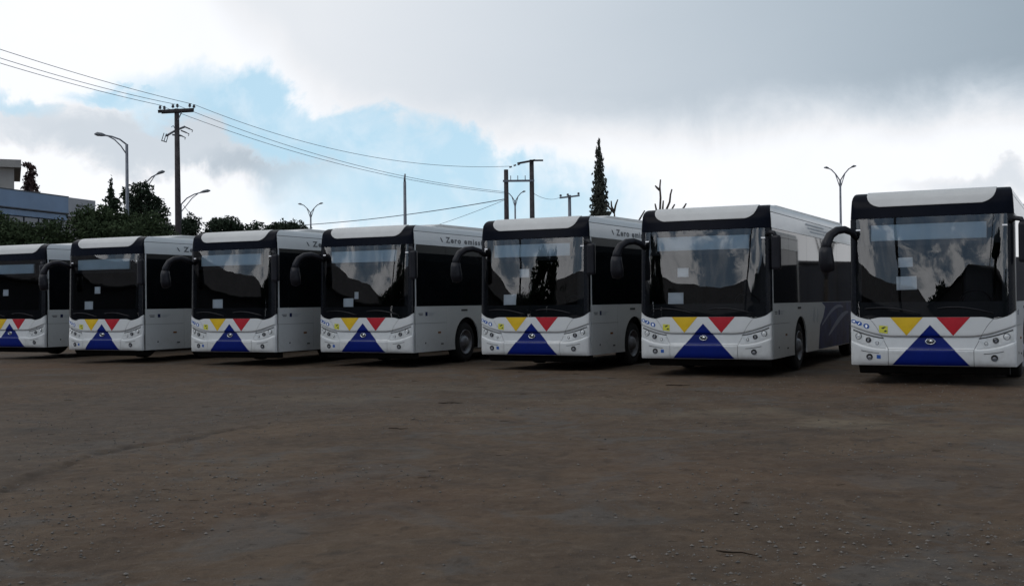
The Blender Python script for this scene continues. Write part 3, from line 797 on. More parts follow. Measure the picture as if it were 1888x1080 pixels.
def patch(name, m, parent, rows, xl, xr, nu=24, off=0.0, thick=0.012, zfun=None, clus=False, smooth=True):
    rows = np.asarray(rows, float)
    u = np.linspace(0, 1, nu)
    if clus:
        s = np.linspace(-1, 1, nu); u = 0.5 + 0.5 * np.sign(s) * (1 - (1 - np.abs(s)) ** 1.9)
    Xg = np.stack([(xl(r) if callable(xl) else xl) * (1 - u) + (xr(r) if callable(xr) else xr) * u for r in rows])
    Zg = np.repeat(rows[:, None], nu, 1)
    if zfun: Zg = zfun(Xg, Zg)
    w = wz(Zg); Xg = np.clip(Xg, -w * 0.9999, w * 0.9999)
    P_ = S(Xg, Zg); N = normals(Xg, Zg)
    nv = len(rows)
    F = P_ + N * off
    mb = MB()
    idx = np.arange(nv * nu).reshape(nv, nu)
    q = np.stack([idx[:-1, :-1], idx[:-1, 1:], idx[1:, 1:], idx[1:, :-1]], -1).reshape(-1, 4)
    mb.v = F.reshape(-1, 3).tolist(); mb.f = [tuple(f) for f in q.tolist()]
    if thick:
        B_ = P_ + N * (off - thick)
        ring = [(0, j) for j in range(nu)] + [(i, nu - 1) for i in range(1, nv)] + [(nv - 1, j) for j in range(nu - 2, -1, -1)] + [(i, 0) for i in range(nv - 2, 0, -1)]
        k = len(mb.v); n = len(ring)
        mb.v += [F[r].tolist() for r in ring] + [B_[r].tolist() for r in ring]
        mb.f += [(k + i, k + n + i, k + n + (i + 1) % n, k + (i + 1) % n) for i in range(n)]
    me = bpy.data.meshes.new(name)
    me.from_pydata(mb.v, [], mb.f); me.update()
    if smooth: me.shade_smooth()
    return link(name, me, parent, m)


def poly_decal(name, m, parent, pts, off):
    """small flat print following the front surface: outline in (x, z')"""
    p = np.array(pts, float)
    c = p.mean(0)
    al = np.vstack([p, c[None]])
    Q = S(al[:, 0], al[:, 1]) + normals(al[:, 0], al[:, 1]) * off
    n = len(p)
    me = bpy.data.meshes.new(name)
    me.from_pydata(Q.tolist(), [], [(i, (i + 1) % n, n) for i in range(n)]); me.update()
    return link(name, me, parent, m)


def circ(cx, cz, rx, rz=None, n=20, a0=0, a1=2 * math.pi):
    rz = rz or rx
    return [(cx + rx * math.cos(a0 + (a1 - a0) * k / n), cz + rz * math.sin(a0 + (a1 - a0) * k / n)) for k in range(n)]


def disc_on(name, m, parent, x, zp, r, prof, off=0.0, sx=1.0):
    """round lamp set square to the surface; prof: (out, radius factor)"""
    p = Vector(S(x, zp).tolist()); n_ = Vector(normals(np.array([x]), np.array([zp]))[0].tolist())
    n_ = (n_ + Vector((0, -0.8, 0))).normalized()
    M = Matrix.Translation(p + n_ * off) @ n_.to_track_quat('Z', 'Y').to_matrix().to_4x4()
    mb = MB().lathe([(a, q * r) for a, q in prof], 'z', n=20)
    mb.v = [tuple(M @ Vector((v[0] * sx, v[1], v[2]))) for v in mb.v]
    return mb.build(name, m, parent, smooth=True)


def text_mesh(body, size, spacing=1.0, shear=0.0):
    cu = bpy.data.curves.new('t', 'FONT'); cu.body = body; cu.size = size; cu.space_character = spacing; cu.shear = shear
    cu.resolution_u = 3; cu.offset = 0.006
    o = bpy.data.objects.new('t', cu); COL.objects.link(o)
    dg = bpy.context.evaluated_depsgraph_get()
    me = bpy.data.meshes.new_from_object(o.evaluated_get(dg))
    me = me.copy()
    bpy.data.objects.remove(o); bpy.data.curves.remove(cu)
    me.name = 'lettering'
    return me


def make_bus():
    T = empty('city_bus')
    # ---------------- lower front: hatch, bumper, corners
    zr_b = [.32, .325, .335, .345, .36, .38, .42, .48, .54, .565, .575, .583]
    zr_h = [.589, .592, .597, .602, .63, .68, .73, .76, .785, .792, .797, .8, .803, .812, .82, .86, .92, .98, 1.04, 1.09, 1.12]
    sx = lambda z: np.interp(z, [.32, .585, 1.12], [.655, .655, .945])      # the seam
    g = .004
    def ztop(x, z): return np.where(z > .85, .85 + (zlow(x) - .006 - .85) * (z - .85) / .27, z)
    patch('bumper', WHITE, T, zr_b, lambda z: -sx(z) + g, lambda z: sx(z) - g, 30)
    patch('front_hatch', WHITE, T, zr_h, lambda z: -sx(z) + g, lambda z: sx(z) - g, 34, zfun=ztop)
    for s in (-1, 1):
        rows = zr_b[:-1] + [.58, .585, .590, .595] + zr_h[3:]
        if s < 0: patch('bumper_corner', WHITE, T, rows, lambda z: -wz(z), lambda z: -sx(z) - g, 40, zfun=ztop, clus=True)
        else: patch('bumper_corner', WHITE, T, rows, lambda z: sx(z) + g, lambda z: wz(z), 40, zfun=ztop, clus=True)
    patch('front_backing', SEAM, T, zr_b + zr_h, lambda z: -wz(z) + .01, lambda z: wz(z) - .01, 40, off=-.016, thick=0)
    # ---------------- painted triangles
    o3 = .0025
    def tri(cx, hw, z0, z1, m, rows, name, up):
        def half(z):
            q = (z1 - z) / (z1 - z0) if up else (z - z0) / (z1 - z0)
            return max(hw * q, .001)
        patch(name, m, T, [r for r in rows], lambda z: cx - half(z), lambda z: cx + half(z), 8, off=o3, thick=0.002, zfun=None if up else (lambda x, z: np.minimum(z, zlow(x) - .007)))
    tri(0, .595, .33, .985, BLUE, [.33, .335, .345, .36, .38, .42, .48, .54, .565, .575, .583], 'blue_triangle', True)
    tri(0, .595, .33, .985, BLUE, [.589, .592, .597, .602, .63, .68, .73, .76, .785, .792, .797, .8, .803, .812, .82, .86, .92, .96, .984], 'blue_triangle', True)
    dn = [.815, .82, .86, .92, .98, 1.04, 1.09, 1.109]
    tri(-.365, .255, .812, 1.109, YELLOW, dn, 'yellow_triangle', False)
    tri(.350, .255, .812, 1.109, RED, dn, 'red_triangle', False)
    # ---------------- badge
    b_ = disc_on('badge', CHROME, T, 0, .715, .048, [(0, 1.0), (.012, 1.0), (.016, .9), (.012, .78), (.006, .74)], .003, 1.7)
    d2 = disc_on('badge_field', LAMPD, b_, 0, .715, .048, [(.006, .74), (.010, .5), (.011, .01)], .003, 1.7)
    disc_on('badge_crest', CHROME, b_, 0.01, .722, .018, [(.012, 1), (.017, .6), (.018, .01)], .003, 1.5)
    # ---------------- pictograms and stickers at the left of the front
    for k, (x, z) in enumerate(((-1.215, .975), (-1.125, .945), (-1.005, .915))):
        pd = poly_decal('pictogram', LBLUE, T, circ(x, z, .05, .056, 24), .003)
        if k == 2:
            poly_decal('symbol', PAPER, pd, [(x - .013, z - .035), (x + .013, z - .035), (x + .013, z + .0), (x + .027, z + .0), (x, z + .036), (x - .027, z + .0), (x - .013, z + .0)], .005)
        elif k == 1:
            poly_decal('symbol', PAPER, pd, [(x - .022, z - .03), (x - .008, z - .034), (x + .022, z + .03), (x + .008, z + .034)], .005)
        else:
            poly_decal('symbol', PAPER, pd, [(x - .02, z + .01), (x + .02, z + .025), (x + .028, z - .01), (x, z - .03)], .005)
    st = poly_decal('yellow_sticker', STICKY, T, [(-.80, .838), (-.66, .838), (-.66, .965), (-.80, .965)], .003)
    poly_decal('sticker_mark', DKGREEN, st, [(-.77, .917), (-.735, .908), (-.70, .935), (-.69, .955), (-.73, .945)], .005)
    poly_decal('sticker_mark', DKGREEN, st, [(-.725, .868), (-.69, .862), (-.67, .888), (-.70, .895)], .005)
    poly_decal('tow_cover', LBLUE, T, [(-.84, .43), (-.775, .43), (-.775, .49), (-.84, .49)], .003)
    # ---------------- lamps
    for s in (-1, 1):
        f = (lambda a, b: (a, b)) if s > 0 else (lambda a, b: (-b, -a))
        hc = patch('headlight', LENS, T, [.62, .64, .67, .70, .725, .745], lambda z: f(np.interp(z, [.62, .745], [.80, .715]), 1.235)[0], lambda z: f(np.interp(z, [.62, .745], [.80, .715]), 1.235)[1], 26, off=.004, thick=.004, clus=False)
        hc['label'] = 'clear headlamp cover'
        patch('lamp_brow', SEAM, hc, [.745, .754, .763], *f(.73, 1.225), 20, off=.006, thick=.002)
        for x, r, zz, dk in ((1.135, .047, .70, 0), (.975, .046, .69, 1), (.835, .026, .67, 0)):
            ring = disc_on('lamp_ring', LAMPD if dk else CHROME, hc, s * x, zz, r, [(-.004, 1.0), (.010, 1.0), (.013, .93), (.010, .82), (.004, .78)], .006)
            disc_on('lamp_lens', LAMPD if dk else LENS, hc, s * x, zz, r, [(.004, .78), (.010, .55), (.013, .3), (.014, .01)], .006)
            if not dk: disc_on('lamp_surround', SEAM, hc, s * x, zz, r, [(-.003, 1.16), (.003, 1.16), (.004, .98)], .006)
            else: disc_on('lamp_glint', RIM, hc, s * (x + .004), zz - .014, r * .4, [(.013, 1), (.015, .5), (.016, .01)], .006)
        fl = disc_on('fog_light', LAMPD, T, s * .955, .45, .052, [(-.004, 1.0), (.006, 1.0), (.008, .88), (.004, .8), (.007, .4), (.008, .01)], .004)
        disc_on('fog_reflector', RIM, fl, s * .955, .442, .022, [(.008, 1), (.012, .6), (.013, .01)], .004, 1.4)
        patch('fog_brow', SEAM, T, [.516, .520, .524], *f(.80, 1.09), 12, off=.004, thick=.002)
        patch('headlight_lip', WHITE, T, [.605, .610, .616], *f(.70, 1.25), 24, off=.007, thick=.012)
        patch('marker_light', PAPER, T, [2.555, 2.57, 2.578], *f(1.09, 1.165), 4, off=.004, thick=.004)
    # ---------------- windscreen and black mask
    zw_ = list(np.linspace(1.16, 2.746, 22))
    wl = lambda x, z: np.where(z < 1.3, zlow(x) + .004 + (z - 1.16) * (1.3 - zlow(x) - .004) / .14, z)
    gl = 1.165
    patch('windscreen', GLASS, T, [1.16, 1.19, 1.23, 1.27, 1.3] + zw_[2:], -gl, gl, 48, off=0, thick=0, zfun=wl, clus=True)
    for s in (-1, 1):
        f = (lambda a, b: (a, b)) if s > 0 else (lambda a, b: (-b, -a))
        lo, hi = (gl + .003), None
        if s > 0: patch('pillar', MASK, T, [1.16, 1.19, 1.23, 1.27, 1.3] + zw_[2:], gl + .003, lambda z: wz(z), 14, zfun=wl)
        else: patch('pillar', MASK, T, [1.16, 1.19, 1.23, 1.27, 1.3] + zw_[2:], lambda z: -wz(z), -gl - .003, 14, zfun=wl)
    # frit band printed on the inside of the glass
    fr = patch('screen_border', BLACK, T, [1.16, 1.2, 1.25, 1.3, 1.36], -gl, gl, 40, off=-.008, thick=.004, zfun=wl, clus=True)
    patch('screen_border', BLACK, T, [2.66, 2.69, 2.72, 2.744], -gl, gl, 40, off=-.008, thick=.004, clus=True)
    patch('screen_border', BLACK, T, [2.29, 2.32, 2.36], -1.13, 1.13, 30, off=-.008, thick=.004)
    for s in (-1, 1):
        a, b__ = (1.08, gl) if s > 0 else (-gl, -1.08)
        patch('screen_border', BLACK, T, list(np.linspace(1.37, 2.67, 14)), a, b__, 8, off=-.010, thick=.004)
    dp = patch('destination_display', DISPLAY, T, [2.375, 2.40, 2.5, 2.60, 2.635], -.92, .86, 24, off=-.014, thick=.05)
    patch('display_housing', BLACK, T, [2.31, 2.4, 2.55, 2.68], -1.15, 1.15, 24, off=-.085, thick=.02)
    # wipers
    for x0, x1 in ((-.15, -1.02), (.95, .12)):
        wv = MB()
        pts = []
        for k in range(9):
            q = k / 8; x = x0 + (x1 - x0) * q; z = 1.17 + .10 * math.sin(q * 2.2)
            p = S(x, z); pts.append((p[0], p[1] - .028 - .008 * math.sin(q * 3), p[2]))
        wv.tube(pts, .011, 6).build('wiper', BLACK, T, smooth=True)
    # ---------------- cap over the windscreen with the white cowl
    zc_ = [2.752, 2.78, 2.80, 2.84, 2.88, 2.91, 2.95, 2.98, 3.02, 3.06, 3.09, 3.12, 3.14, 3.16, 3.175, 3.185, 3.19, 3.195]
    patch('front_cap', CAPB, T, zc_, lambda z: -wz(z), lambda z: wz(z), 52, clus=True)
    cw = lambda z: .74 + .26 * math.sqrt(max(0, 1 - (1 - min(1, (z - 2.935) / .245)) ** 2.4))
    patch('roof_cowl', ROOFW, T, [2.937, 2.94, 2.946, 2.955, 2.967, 2.98, 3.0, 3.02, 3.04, 3.06, 3.08, 3.10, 3.12, 3.14, 3.16, 3.175, 3.185, 3.192], lambda z: -cw(z), lambda z: cw(z), 36, off=.014, thick=.02, clus=True)
    # ---------------- roof and sides
    zf = [2.752, 2.80, 2.86, 2.92, 2.985, 3.045]
    zf2 = [3.057, 3.09, 3.12, 3.145, 3.16, 3.175, 3.185, 3.195]
    for s in (-1, 1):
        for rows, nm in ((zf, 'side_fairing'), (zf2, 'roof_edge')):
            vs = [(s * float(wz(z)), float(yedge(z)) + .006, z) for z in rows] + [(s * float(wz(z)), LEN, z) for z in rows]
            n = len(rows)
            mb = MB().add(vs, [(i, i + 1, n + i + 1, n + i) for i in range(n - 1)])
            mb.add([(s * (float(wz(rows[0])) - .03), .3, rows[0]), (s * (float(wz(rows[0])) - .03), LEN, rows[0]), vs[n], vs[0]], [(0, 1, 2, 3)])
            mb.add([(s * (float(wz(rows[-1])) - .04), .5, rows[-1]), (s * (float(wz(rows[-1])) - .04), LEN, rows[-1]), vs[2 * n - 1], vs[n - 1]], [(0, 1, 2, 3)])
            mb.build(nm, WHITE, T, smooth=False).data.shade_smooth()
        MB().box(s * 1.21 - .01, s * 1.21 + .01, .34, LEN - .05, 2.70, 3.12).build('fairing_backing', SEAM, T)
        # A-pillar trim strip
        MB().box(min(s * 1.262, s * 1.274), max(s * 1.262, s * 1.274), .247, .285, 1.225, 2.745).build('corner_trim', WHITE, T)
    MB().box(-1.185, 1.185, .47, LEN, 3.13, 3.193).build('roof', ROOFW, T)
    rp = MB().prism([(1.15, 3.18), (1.9, 3.30), (8.8, 3.34), (9.6, 3.19), (9.6, 3.1), (1.15, 3.1)], 'x', -.98, .98).build('roof_pod', ROOFW, T, bevel=.03)
    MB().prism([(10.0, 3.18), (10.25, 3.30), (11.4, 3.30), (11.6, 3.19), (11.6, 3.1), (10.0, 3.1)], 'x', -.85, .85).build('roof_pod', ROOFW, T, bevel=.03)

    # skirt panels with the wheel arches cut out
    def arch(c, r, y0_, y1_, zb, zt):
        a = math.asin((zb - WHR) / r)
        th = [math.pi - a + (2 * a - math.pi) * k / 26 for k in range(27)]
        return [(y0_, zb)] + [(c + r * math.cos(q), WHR + r * math.sin(q)) for q in th] + [(y1_, zb), (y1_, zt), (y0_, zt)]
    segs = [('skirt_panel', [(.25, .32), (1.62, .32), (1.62, .965), (.25, .965)]), ('skirt_panel', [(.25, .972), (1.62, .972), (1.62, 1.352), (.25, 1.352)]),
            ('skirt_panel', arch(OVER, .60, 1.627, 3.55, .32, 1.352)), ('skirt_panel', [(3.557, .32), (5.2, .32), (5.2, 1.352), (3.557, 1.352)]),
            ('skirt_panel', [(5.207, .32), (7.4, .32), (7.4, 1.352), (5.207, 1.352)]), ('skirt_panel', arch(OVER + WB, .60, 7.407, 9.9, .32, 1.352)),
            ('skirt_panel', [(9.907, .32), (LEN, .32), (LEN, 1.352), (9.907, 1.352)])]
    for s in (-1, 1):
        for k, (nm, pg) in enumerate(segs):
            if s < 0 and k in (0, 1): continue
            MB().prism(pg, 'x', s * 1.245, s * 1.275).build(nm, WHITE, T)
        MB().box(min(s * 1.2, s * 1.235), max(s * 1.2, s * 1.235), .27, 1.95, .34, 1.36).build('skirt_backing', SEAM, T)
        for a, b__ in ((3.25, 8.05), (9.35, LEN - .05)):
            MB().box(min(s * 1.2, s * 1.235), max(s * 1.2, s * 1.235), a, b__, .34, 1.36).build('skirt_backing', SEAM, T)
        # windows
        cuts = [.292, 1.62, 3.30, 4.98, 6.66, 8.34, 10.02, 11.75]
        for a, b__ in zip(cuts[:-1], cuts[1:]):
            if s < 0 and a < 1: continue
            MB().add([(s * 1.270, a + .004, 1.358), (s * 1.270, b__ - .004, 1.358), (s * 1.258, b__ - .004, 2.745), (s * 1.258, a + .004, 2.745),
                      (s * 1.25, a + .004, 1.358), (s * 1.25, b__ - .004, 1.358), (s * 1.24, b__ - .004, 2.745), (s * 1.24, a + .004, 2.745)],
                     [(0, 1, 2, 3), (4, 7, 6, 5), (0, 4, 5, 1), (1, 5, 6, 2), (2, 6, 7, 3), (3, 7, 4, 0)]).build('side_window', SIDEGL, T)
        MB().box(min(s * 1.22, s * 1.238), max(s * 1.22, s * 1.238), .29, 11.9, 1.34, 2.75).build('window_backing', BLACK, T)
        # wheels
        for c in (OVER, OVER + WB):
            tyre = [(0, .30), (.01, .34), (.0, .42), (-.02, .462), (-.05, .478), (-.22, .478), (-.26, .455), (-.27, .36), (-.27, .28)]
            xo = 1.235
            wv = MB().lathe([(a, r) for a, r in tyre], 'x', (s * xo, c, WHR), 36, s).build('wheel', RUBBER, T, smooth=True)
            MB().lathe([(.0, .30), (.012, .295), (.0, .275), (-.06, .26), (-.085, .20), (-.07, .17), (-.03, .155), (.015, .12), (.03, .10), (.045, .06), (.05, .002)], 'x', (s * xo, c, WHR), 32, s).build('rim', RIM, wv, smooth=True)
            for k in range(10):
                th = k * math.pi / 5
                MB().lathe([(-.08, .016), (-.045, .016), (-.04, .001)], 'x', (s * xo, c + .20 * math.cos(th), WHR + .20 * math.sin(th)), 6, s).build('wheel_nut', RIM, wv)
    # door on the kerb side
    for a, b__ in ((.27, .92), (.93, 1.60)):
        dr = MB().box(-1.272, -1.24, a, b__, .36, 2.74).build('door', BLACK, T)
        MB().box(-1.276, -1.2725, a + .06, b__ - .06, .45, 2.65).build('door_glass', SIDEGL, dr)
    # details on the driver's side
    fx = 1.275
    fl = MB().box(fx, fx + .003, .67, .76, 1.135, 1.225).build('flag_sticker', MURAL, T)
    for a, b__, z in ((.37, .56, 1.19), (.40, .55, 1.155), (.80, 1.12, 1.20), (.80, 1.05, 1.17), (.80, 1.0, 1.145)):
        MB().box(fx, fx + .003, a, b__, z - .008, z + .010).build('small_print', PALE if a > .7 else LETTER, T)
    MB().box(fx, fx + .012, 1.22, 1.34, .725, .765).build('side_marker', AMBER, T, bevel=.004)
    MB().lathe([(0, .022), (.006, .02), (.008, .001)], 'x', (fx, .67, .52), 12, 1).build('lock', SEAM, T)
    MB().box(fx, fx + .008, 1.36, 1.46, .465, .495).build('catch', SEAM, T)
    MB().box(fx, fx + .006, 2.33, 2.62, 1.225, 1.27).build('vent', SEAM, T)
    # rear
    MB().box(-1.25, 1.25, LEN - .01, LEN + .05, .36, 3.1).build('rear_panel', WHITE, T, bevel=.02)
    MB().box(-1.0, 1.0, LEN + .05, LEN + .06, 1.6, 2.6).build('rear_window', SIDEGL, T)
    # underneath and inside
    MB().prism([(.30, .19), (.36, .17), (.55, .17), (.55, .34), (.20, .34)], 'x', -1.16, 1.16).build('shade_valance', UNDER, T)  # added black valance: stands in for deep shade below the nose, hides the tyres
    MB().box(-.84, .84, .30, LEN - .2, .30, 1.2).build('chassis', UNDER, T)
    MB().add([(-1.2, .36, .95), (1.2, .36, .95), (1.2, 4.2, .95), (-1.2, 4.2, .95), (-1.2, .36, 2.74), (1.2, .36, 2.74), (1.2, 4.2, 2.74), (-1.2, 4.2, 2.74)],
             [(0, 1, 2, 3), (4, 7, 6, 5), (1, 5, 6, 2), (2, 6, 7, 3), (3, 7, 4, 0)]).build('interior_lining', DARK, T)
    MB().prism([(.30, .96), (.30, 1.18), (.42, 1.26), (.75, 1.30), (.82, 1.22), (.82, .96)], 'x', -1.15, 1.15).build('dashboard', BLACK, T, bevel=.02)
    wv = MB()
    ring_ = [(.62 + .23 * math.cos(k * math.pi / 12), .92 - .10 * math.sin(k * math.pi / 12), 1.36 + .18 * math.sin(k * math.pi / 12)) for k in range(25)]
    wv.tube(ring_, .018, 8, caps=False).build('steering_wheel', BLACK, T, smooth=True)
    MB().box(.38, .88, 1.45, 1.58, 1.0, 2.1).build('driver_seat', BLACK, T, bevel=.04)
    # ---------------- mirrors
    arm = [(-1.17, .12, 2.44), (-1.21, .0, 2.525), (-1.30, -.14, 2.57), (-1.40, -.27, 2.55), (-1.49, -.36, 2.47), (-1.54, -.41, 2.34), (-1.55, -.43, 2.2)]
    ma = MB().tube(arm, [.042, .054, .062, .068, .075, .082, .088], 12).build('mirror_arm', BLACK, T, smooth=True)
    mh = MB().tube([(-1.545, -.425, 2.27), (-1.55, -.43, 2.18), (-1.545, -.42, 2.02), (-1.53, -.41, 1.88), (-1.525, -.41, 1.855)], [.085, .098, .112, .096, .03], 14)
    mh.v = [(-1.55 + (v[0] + 1.55) * 1.15, v[1], v[2]) for v in mh.v]
    mh.build('mirror_head', BLACK, ma, smooth=True)
    MB().box(-1.63, -1.47, -.335, -.328, 1.93, 2.16).build('mirror_glass', LAMPD, ma, bevel=.002)
    ma = MB().tube([(1.20, .16, 2.62), (1.28, .04, 2.66), (1.37, -.04, 2.64), (1.415, -.05, 2.55)], [.035, .04, .04, .04], 10).build('mirror_arm', BLACK, T, smooth=True)
    MB().box(1.33, 1.50, -.11, .02, 1.96, 2.60).build('mirror_head', BLACK, ma, bevel=.05)
    MB().box(1.355, 1.475, .021, .026, 2.02, 2.54).build('mirror_glass', LAMPD, ma)
    return T


proto = make_bus()
zero_me = text_mesh('Zero emission', 0.185, 1.28)
# x = across the bus (to the photo's right), y = along it; angle = how far the nose is turned
BUSES = [(6.750, 18.310, 27.0, 'white city bus at the right end of the row, nearest the camera'),
         (3.574, 21.275, 26.36, 'white city bus with navy mural on its side, second from the right'),
         (0.383, 23.594, 28.15, 'white city bus third from right, in front of the tall cypress'),
         (-3.413, 25.703, 26.97, 'white city bus fourth from right, in front of the plain grey pole'),
         (-6.732, 26.865, 25.64, 'white city bus with a single paper in its windscreen, third from left'),
         (-10.472, 28.809, 26.07, 'white city bus second from left, in front of the broad green trees'),
         (-14.133, 31.772, 26.43, 'white city bus cut off by the left edge of the photo')]
bus_obj = []
for i, (x, y, a, lb) in enumerate(BUSES):
    o = proto if i == 0 else copy_tree(proto)
    o.location = (x, y, 0); o.rotation_euler = (0, 0, -R(a))
    tag(o, lb, 'bus', 'city buses parked in a row')
    bus_obj.append(o)


zb_, yb_ = 2.842, 1.66
for v in zero_me.vertices:                  # lay the lettering on the tilted fairing
    lx_, ly_ = v.co.x * 1.55, v.co.y
    v.co = (float(wz(zb_ + ly_)) + .004, yb_ + lx_, zb_ + ly_)
slash = MB().prism([(1.40, 2.95), (1.45, 2.93), (1.52, 2.845), (1.48, 2.85)], 'x', 1.2555, 1.262)
slash_me = slash.mesh('slash')
for i in (2, 3, 4, 5, 6):
    link('side_lettering', zero_me, bus_obj[i], LETTER)
    link('slash_mark', slash_me, bus_obj[i], LETTER)

# navy mural with pale sweeping bands along the side of the second bus from the right
mb6 = bus_obj[1]
def side_poly(name, m, pts, off):
    n = len(pts); c = (sum(p[0] for p in pts) / n, sum(p[1] for p in pts) / n)
    return MB().prism(pts, 'x', 1.2755, 1.2755 + off).build(name, m, mb6)
arch_r = [(OVER + WB + .62 * math.cos(q), WHR + .62 * math.sin(q)) for q in np.linspace(math.pi + .25, -.25, 20)]
side_poly('mural', MURAL, [(4.35, .33), (8.05, .33)] + arch_r[:1] + arch_r + [(9.35, .33), (11.9, .33), (11.9, 1.345), (4.75, 1.345), (5.15, 1.25), (4.9, 1.02), (4.55, .85)], .002)
def band(y0_, y1_, zf_, wd_):
    ys_ = np.linspace(y0_, y1_, 22)
    return [(q, zf_(q)) for q in ys_] + [(q, zf_(q) - wd_(q)) for q in ys_[::-1]]
side_poly('mural_band', MURALW, band(4.75, 7.3, lambda q: .86 + .42 * math.sin((q - 4.75) / 2.55 * 2.0), lambda q: .03 + .05 * math.sin((q - 4.75) / 2.55 * 3.14)), .004)
side_poly('mural_band', MURALW, band(5.5, 8.0, lambda q: .62 + .50 * math.sin((q - 5.5) / 2.5 * 1.7), lambda q: .04 + .10 * math.sin((q - 5.5) / 2.5 * 3.14)), .004)
for q0, w in ((3.75, .30), (4.15, .22)):
    side_poly('mural_peak', PALE, [(q0, .98), (q0 + w * .5, 1.28), (q0 + w, 1.06), (q0 + w * .6, .9)], .003)
for k, (a, b__) in enumerate(((3.3, 5.2), (3.5, 5.9), (3.7, 5.4))):
    z = 2.985 - .07 * k
    q = MB().box(1.2565, 1.2600, a, b__, z - .016, z + .016).build('side_print', PALE, mb6)

# ---- papers left behind the windscreens
def paper(bus, x0, x1, z0, z1, label, rot=0.0):
    cx, cz = (x0 + x1) / 2, (z0 + z1) / 2
    nu, nv = 5, 4
    vs = []
    for off in (-.016, -.018):
        for j in range(nv):
            for i in range(nu):
                dx_ = (x1 - x0) * (i / (nu - 1) - .5); dz_ = (z1 - z0) * (j / (nv - 1) - .5)
                x = cx + dx_ * math.cos(rot) - dz_ * math.sin(rot); z = cz + dx_ * math.sin(rot) + dz_ * math.cos(rot)
                p = S(x, z); n_ = normals(np.array([x]), np.array([z]))[0]
                vs.append(tuple(p + n_ * off))
    fs = []
    for k in (0, nu * nv):
        fs += [(k + j * nu + i, k + j * nu + i + 1, k + (j + 1) * nu + i + 1, k + (j + 1) * nu + i) for j in range(nv - 1) for i in range(nu - 1)]
    me = MB().add(vs, fs).mesh('paper_sheet')
    o = link('paper_sheet', me, None, PAPER)
    o.matrix_world = Matrix.Translation(bus.location) @ Matrix.Rotation(bus.rotation_euler.z, 4, 'Z')
    return tag(o, label, 'paper', 'papers behind the windscreens')


paper(bus_obj[0], -.49, -.26, 1.93, 2.09, 'upper white paper behind the windscreen of the rightmost bus', .03)
paper(bus_obj[0], -.52, -.20, 1.56, 1.78, 'lower larger white paper behind the windscreen of the rightmost bus', .02)
paper(bus_obj[1], -.51, -.29, 1.87, 2.04, 'upper white paper in the windscreen of the second bus from right', .0)
paper(bus_obj[1], -.70, -.39, 1.345, 1.575, 'lower white paper in the windscreen of the second bus from right', .0)
paper(bus_obj[2], -.30, -.07, 1.94, 2.12, 'upper white paper in the windscreen of the third bus from right', .0)
paper(bus_obj[2], -.68, -.38, 1.37, 1.59, 'lower white paper in the windscreen of the third bus from right', .0)
paper(bus_obj[2], -.46, -.37, 1.48, 1.595, 'small folded paper beside the lower sheet of the third bus from right', -.05)
paper(bus_obj[3], -.25, -.14, 1.54, 1.70, 'small upper paper in the windscreen of the fourth bus from right', .0)
paper(bus_obj[3], -.56, -.28, 1.34, 1.555, 'lower white paper in the windscreen of the fourth bus from right', .0)
paper(bus_obj[4], -.54, -.23, 1.345, 1.57, 'only white paper in the windscreen of the third bus from left', .02)
paper(bus_obj[5], -.29, -.09, 1.76, 1.94, 'upper white paper in the windscreen of the second bus from left', .0)
paper(bus_obj[5], -.64, -.34, 1.345, 1.565, 'lower white paper in the windscreen of the second bus from left', .0)
paper(bus_obj[6], -.32, -.10, 1.76, 1.94, 'white paper in the windscreen of the bus at the left edge', .0)

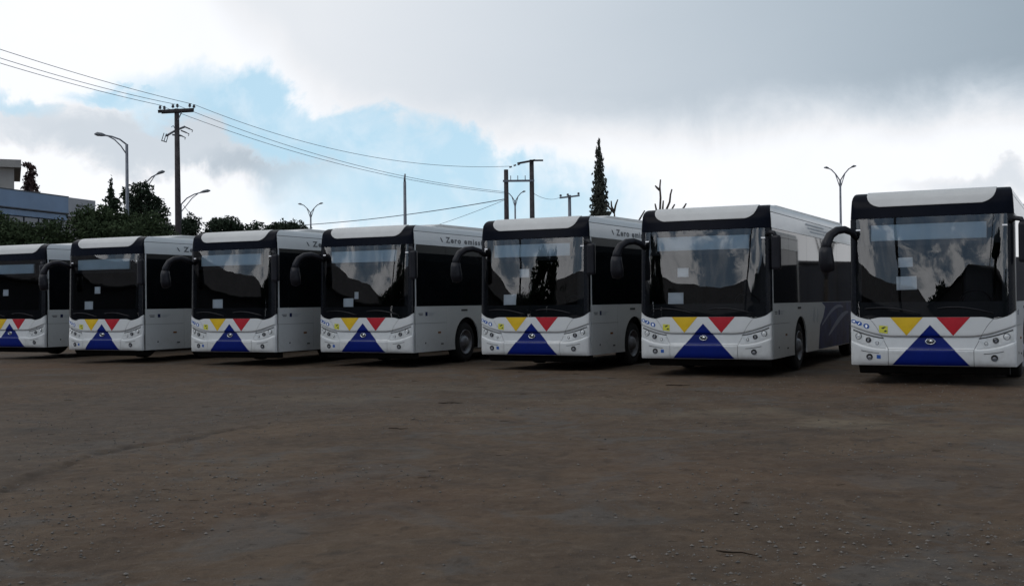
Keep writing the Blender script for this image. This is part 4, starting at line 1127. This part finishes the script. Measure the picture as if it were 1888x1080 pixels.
# ================================================================== litter on the lot
PEB = mat('pebble', (0.085, 0.077, 0.068), 0.9, spec=0.2, var=0.2, scale=30, island=0.7)
n = 11000
px_, py_ = [], []
while len(px_) < n:
    y = 5.2 + 17 * random.random() ** 1.6; x = random.uniform(-0.55, 0.55) * y
    dens = float(fbm(np.array([x]), np.array([y]), 0.6, 3, 5)[0])
    if random.random() < max(0.0, dens - 0.30) ** 1.6 * 4.2: px_.append(x); py_.append(y)
V, F = [], []
for x, y in zip(px_, py_):
    r = 0.0036 + 0.011 * random.random() ** 4; z = ground_z(x, y) + r * 0.35; k = len(V); a = random.random() * 3
    ca, sa = math.cos(a), math.sin(a)
    for ux, uy, uz in ((1.3, 0, 0), (0, .9, 0), (-1.1, 0.2, 0), (0.1, -1, 0), (0, 0, .75), (0, 0, -.7)):
        ux *= random.uniform(.75, 1.2); uy *= random.uniform(.75, 1.2)
        V.append((x + r * (ux * ca - uy * sa), y + r * (ux * sa + uy * ca), z + r * uz))
    F += [(k, k + 1, k + 4), (k + 1, k + 2, k + 4), (k + 2, k + 3, k + 4), (k + 3, k, k + 4), (k + 1, k, k + 5), (k + 2, k + 1, k + 5), (k + 3, k + 2, k + 5), (k, k + 3, k + 5)]
pm = bpy.data.meshes.new('gravel'); pm.from_pydata(V, [], F)
tag(link('gravel', pm, None, PEB), 'loose pale gravel scattered over the dirt lot', 'gravel', kind='stuff')

TWIG = mat('twig_bark', (0.022, 0.015, 0.010), 0.95, spec=0.1, var=0.3, scale=20)
twig_me = []
for k in range(5):
    L = 0.16; y = 0; pts = []
    for j in range(6):
        pts.append((L * (j / 5 - .5), y, 0.004 + 0.006 * random.random())); y += random.uniform(-.015, .015)
    mbt = MB().tube(pts, [.003, .0045, .004, .0035, .003, .0015], 6)
    if k % 2: mbt.tube([pts[2], (pts[2][0] + .04, pts[2][1] + .03 * (1 if k > 2 else -1), .008)], [.003, .0015], 5)
    me = mbt.mesh('twig', smooth=True); me.materials.append(TWIG); twig_me.append(me)
special = {(1.26, 6.43): (1.5, 'forked dark twig lying in the right foreground dirt'), (-0.9, 16.19): (2.2, 'curled dry leaf stalk on the dirt in front of the middle bus'),
           (-1.32, 12.99): (1.5, 'dark twig at the end of the curved rut'), (2.78, 19.08): (2.6, 'long dark twig just in front of the second bus from right')}
spots = list(special)
while len(spots) < 64:
    y = random.uniform(6.0, 23.5); x = random.uniform(-.43, .43) * y
    spots.append((x, y))
for i, (x, y) in enumerate(spots):
    o = link('twig', twig_me[i % 5])
    s = random.uniform(.3, .75) * (0.45 + y * 0.055); lb = 'small dark twig lying on the brown dirt lot'
    if (x, y) in special: s, lb = special[(x, y)]
    o.location = (x, y, ground_z(x, y) + .004); o.rotation_euler = (0, 0, random.uniform(-.6, .6)); o.scale = (s, s, s * .8)
    tag(o, lb, 'twig', 'twigs on the dirt lot')
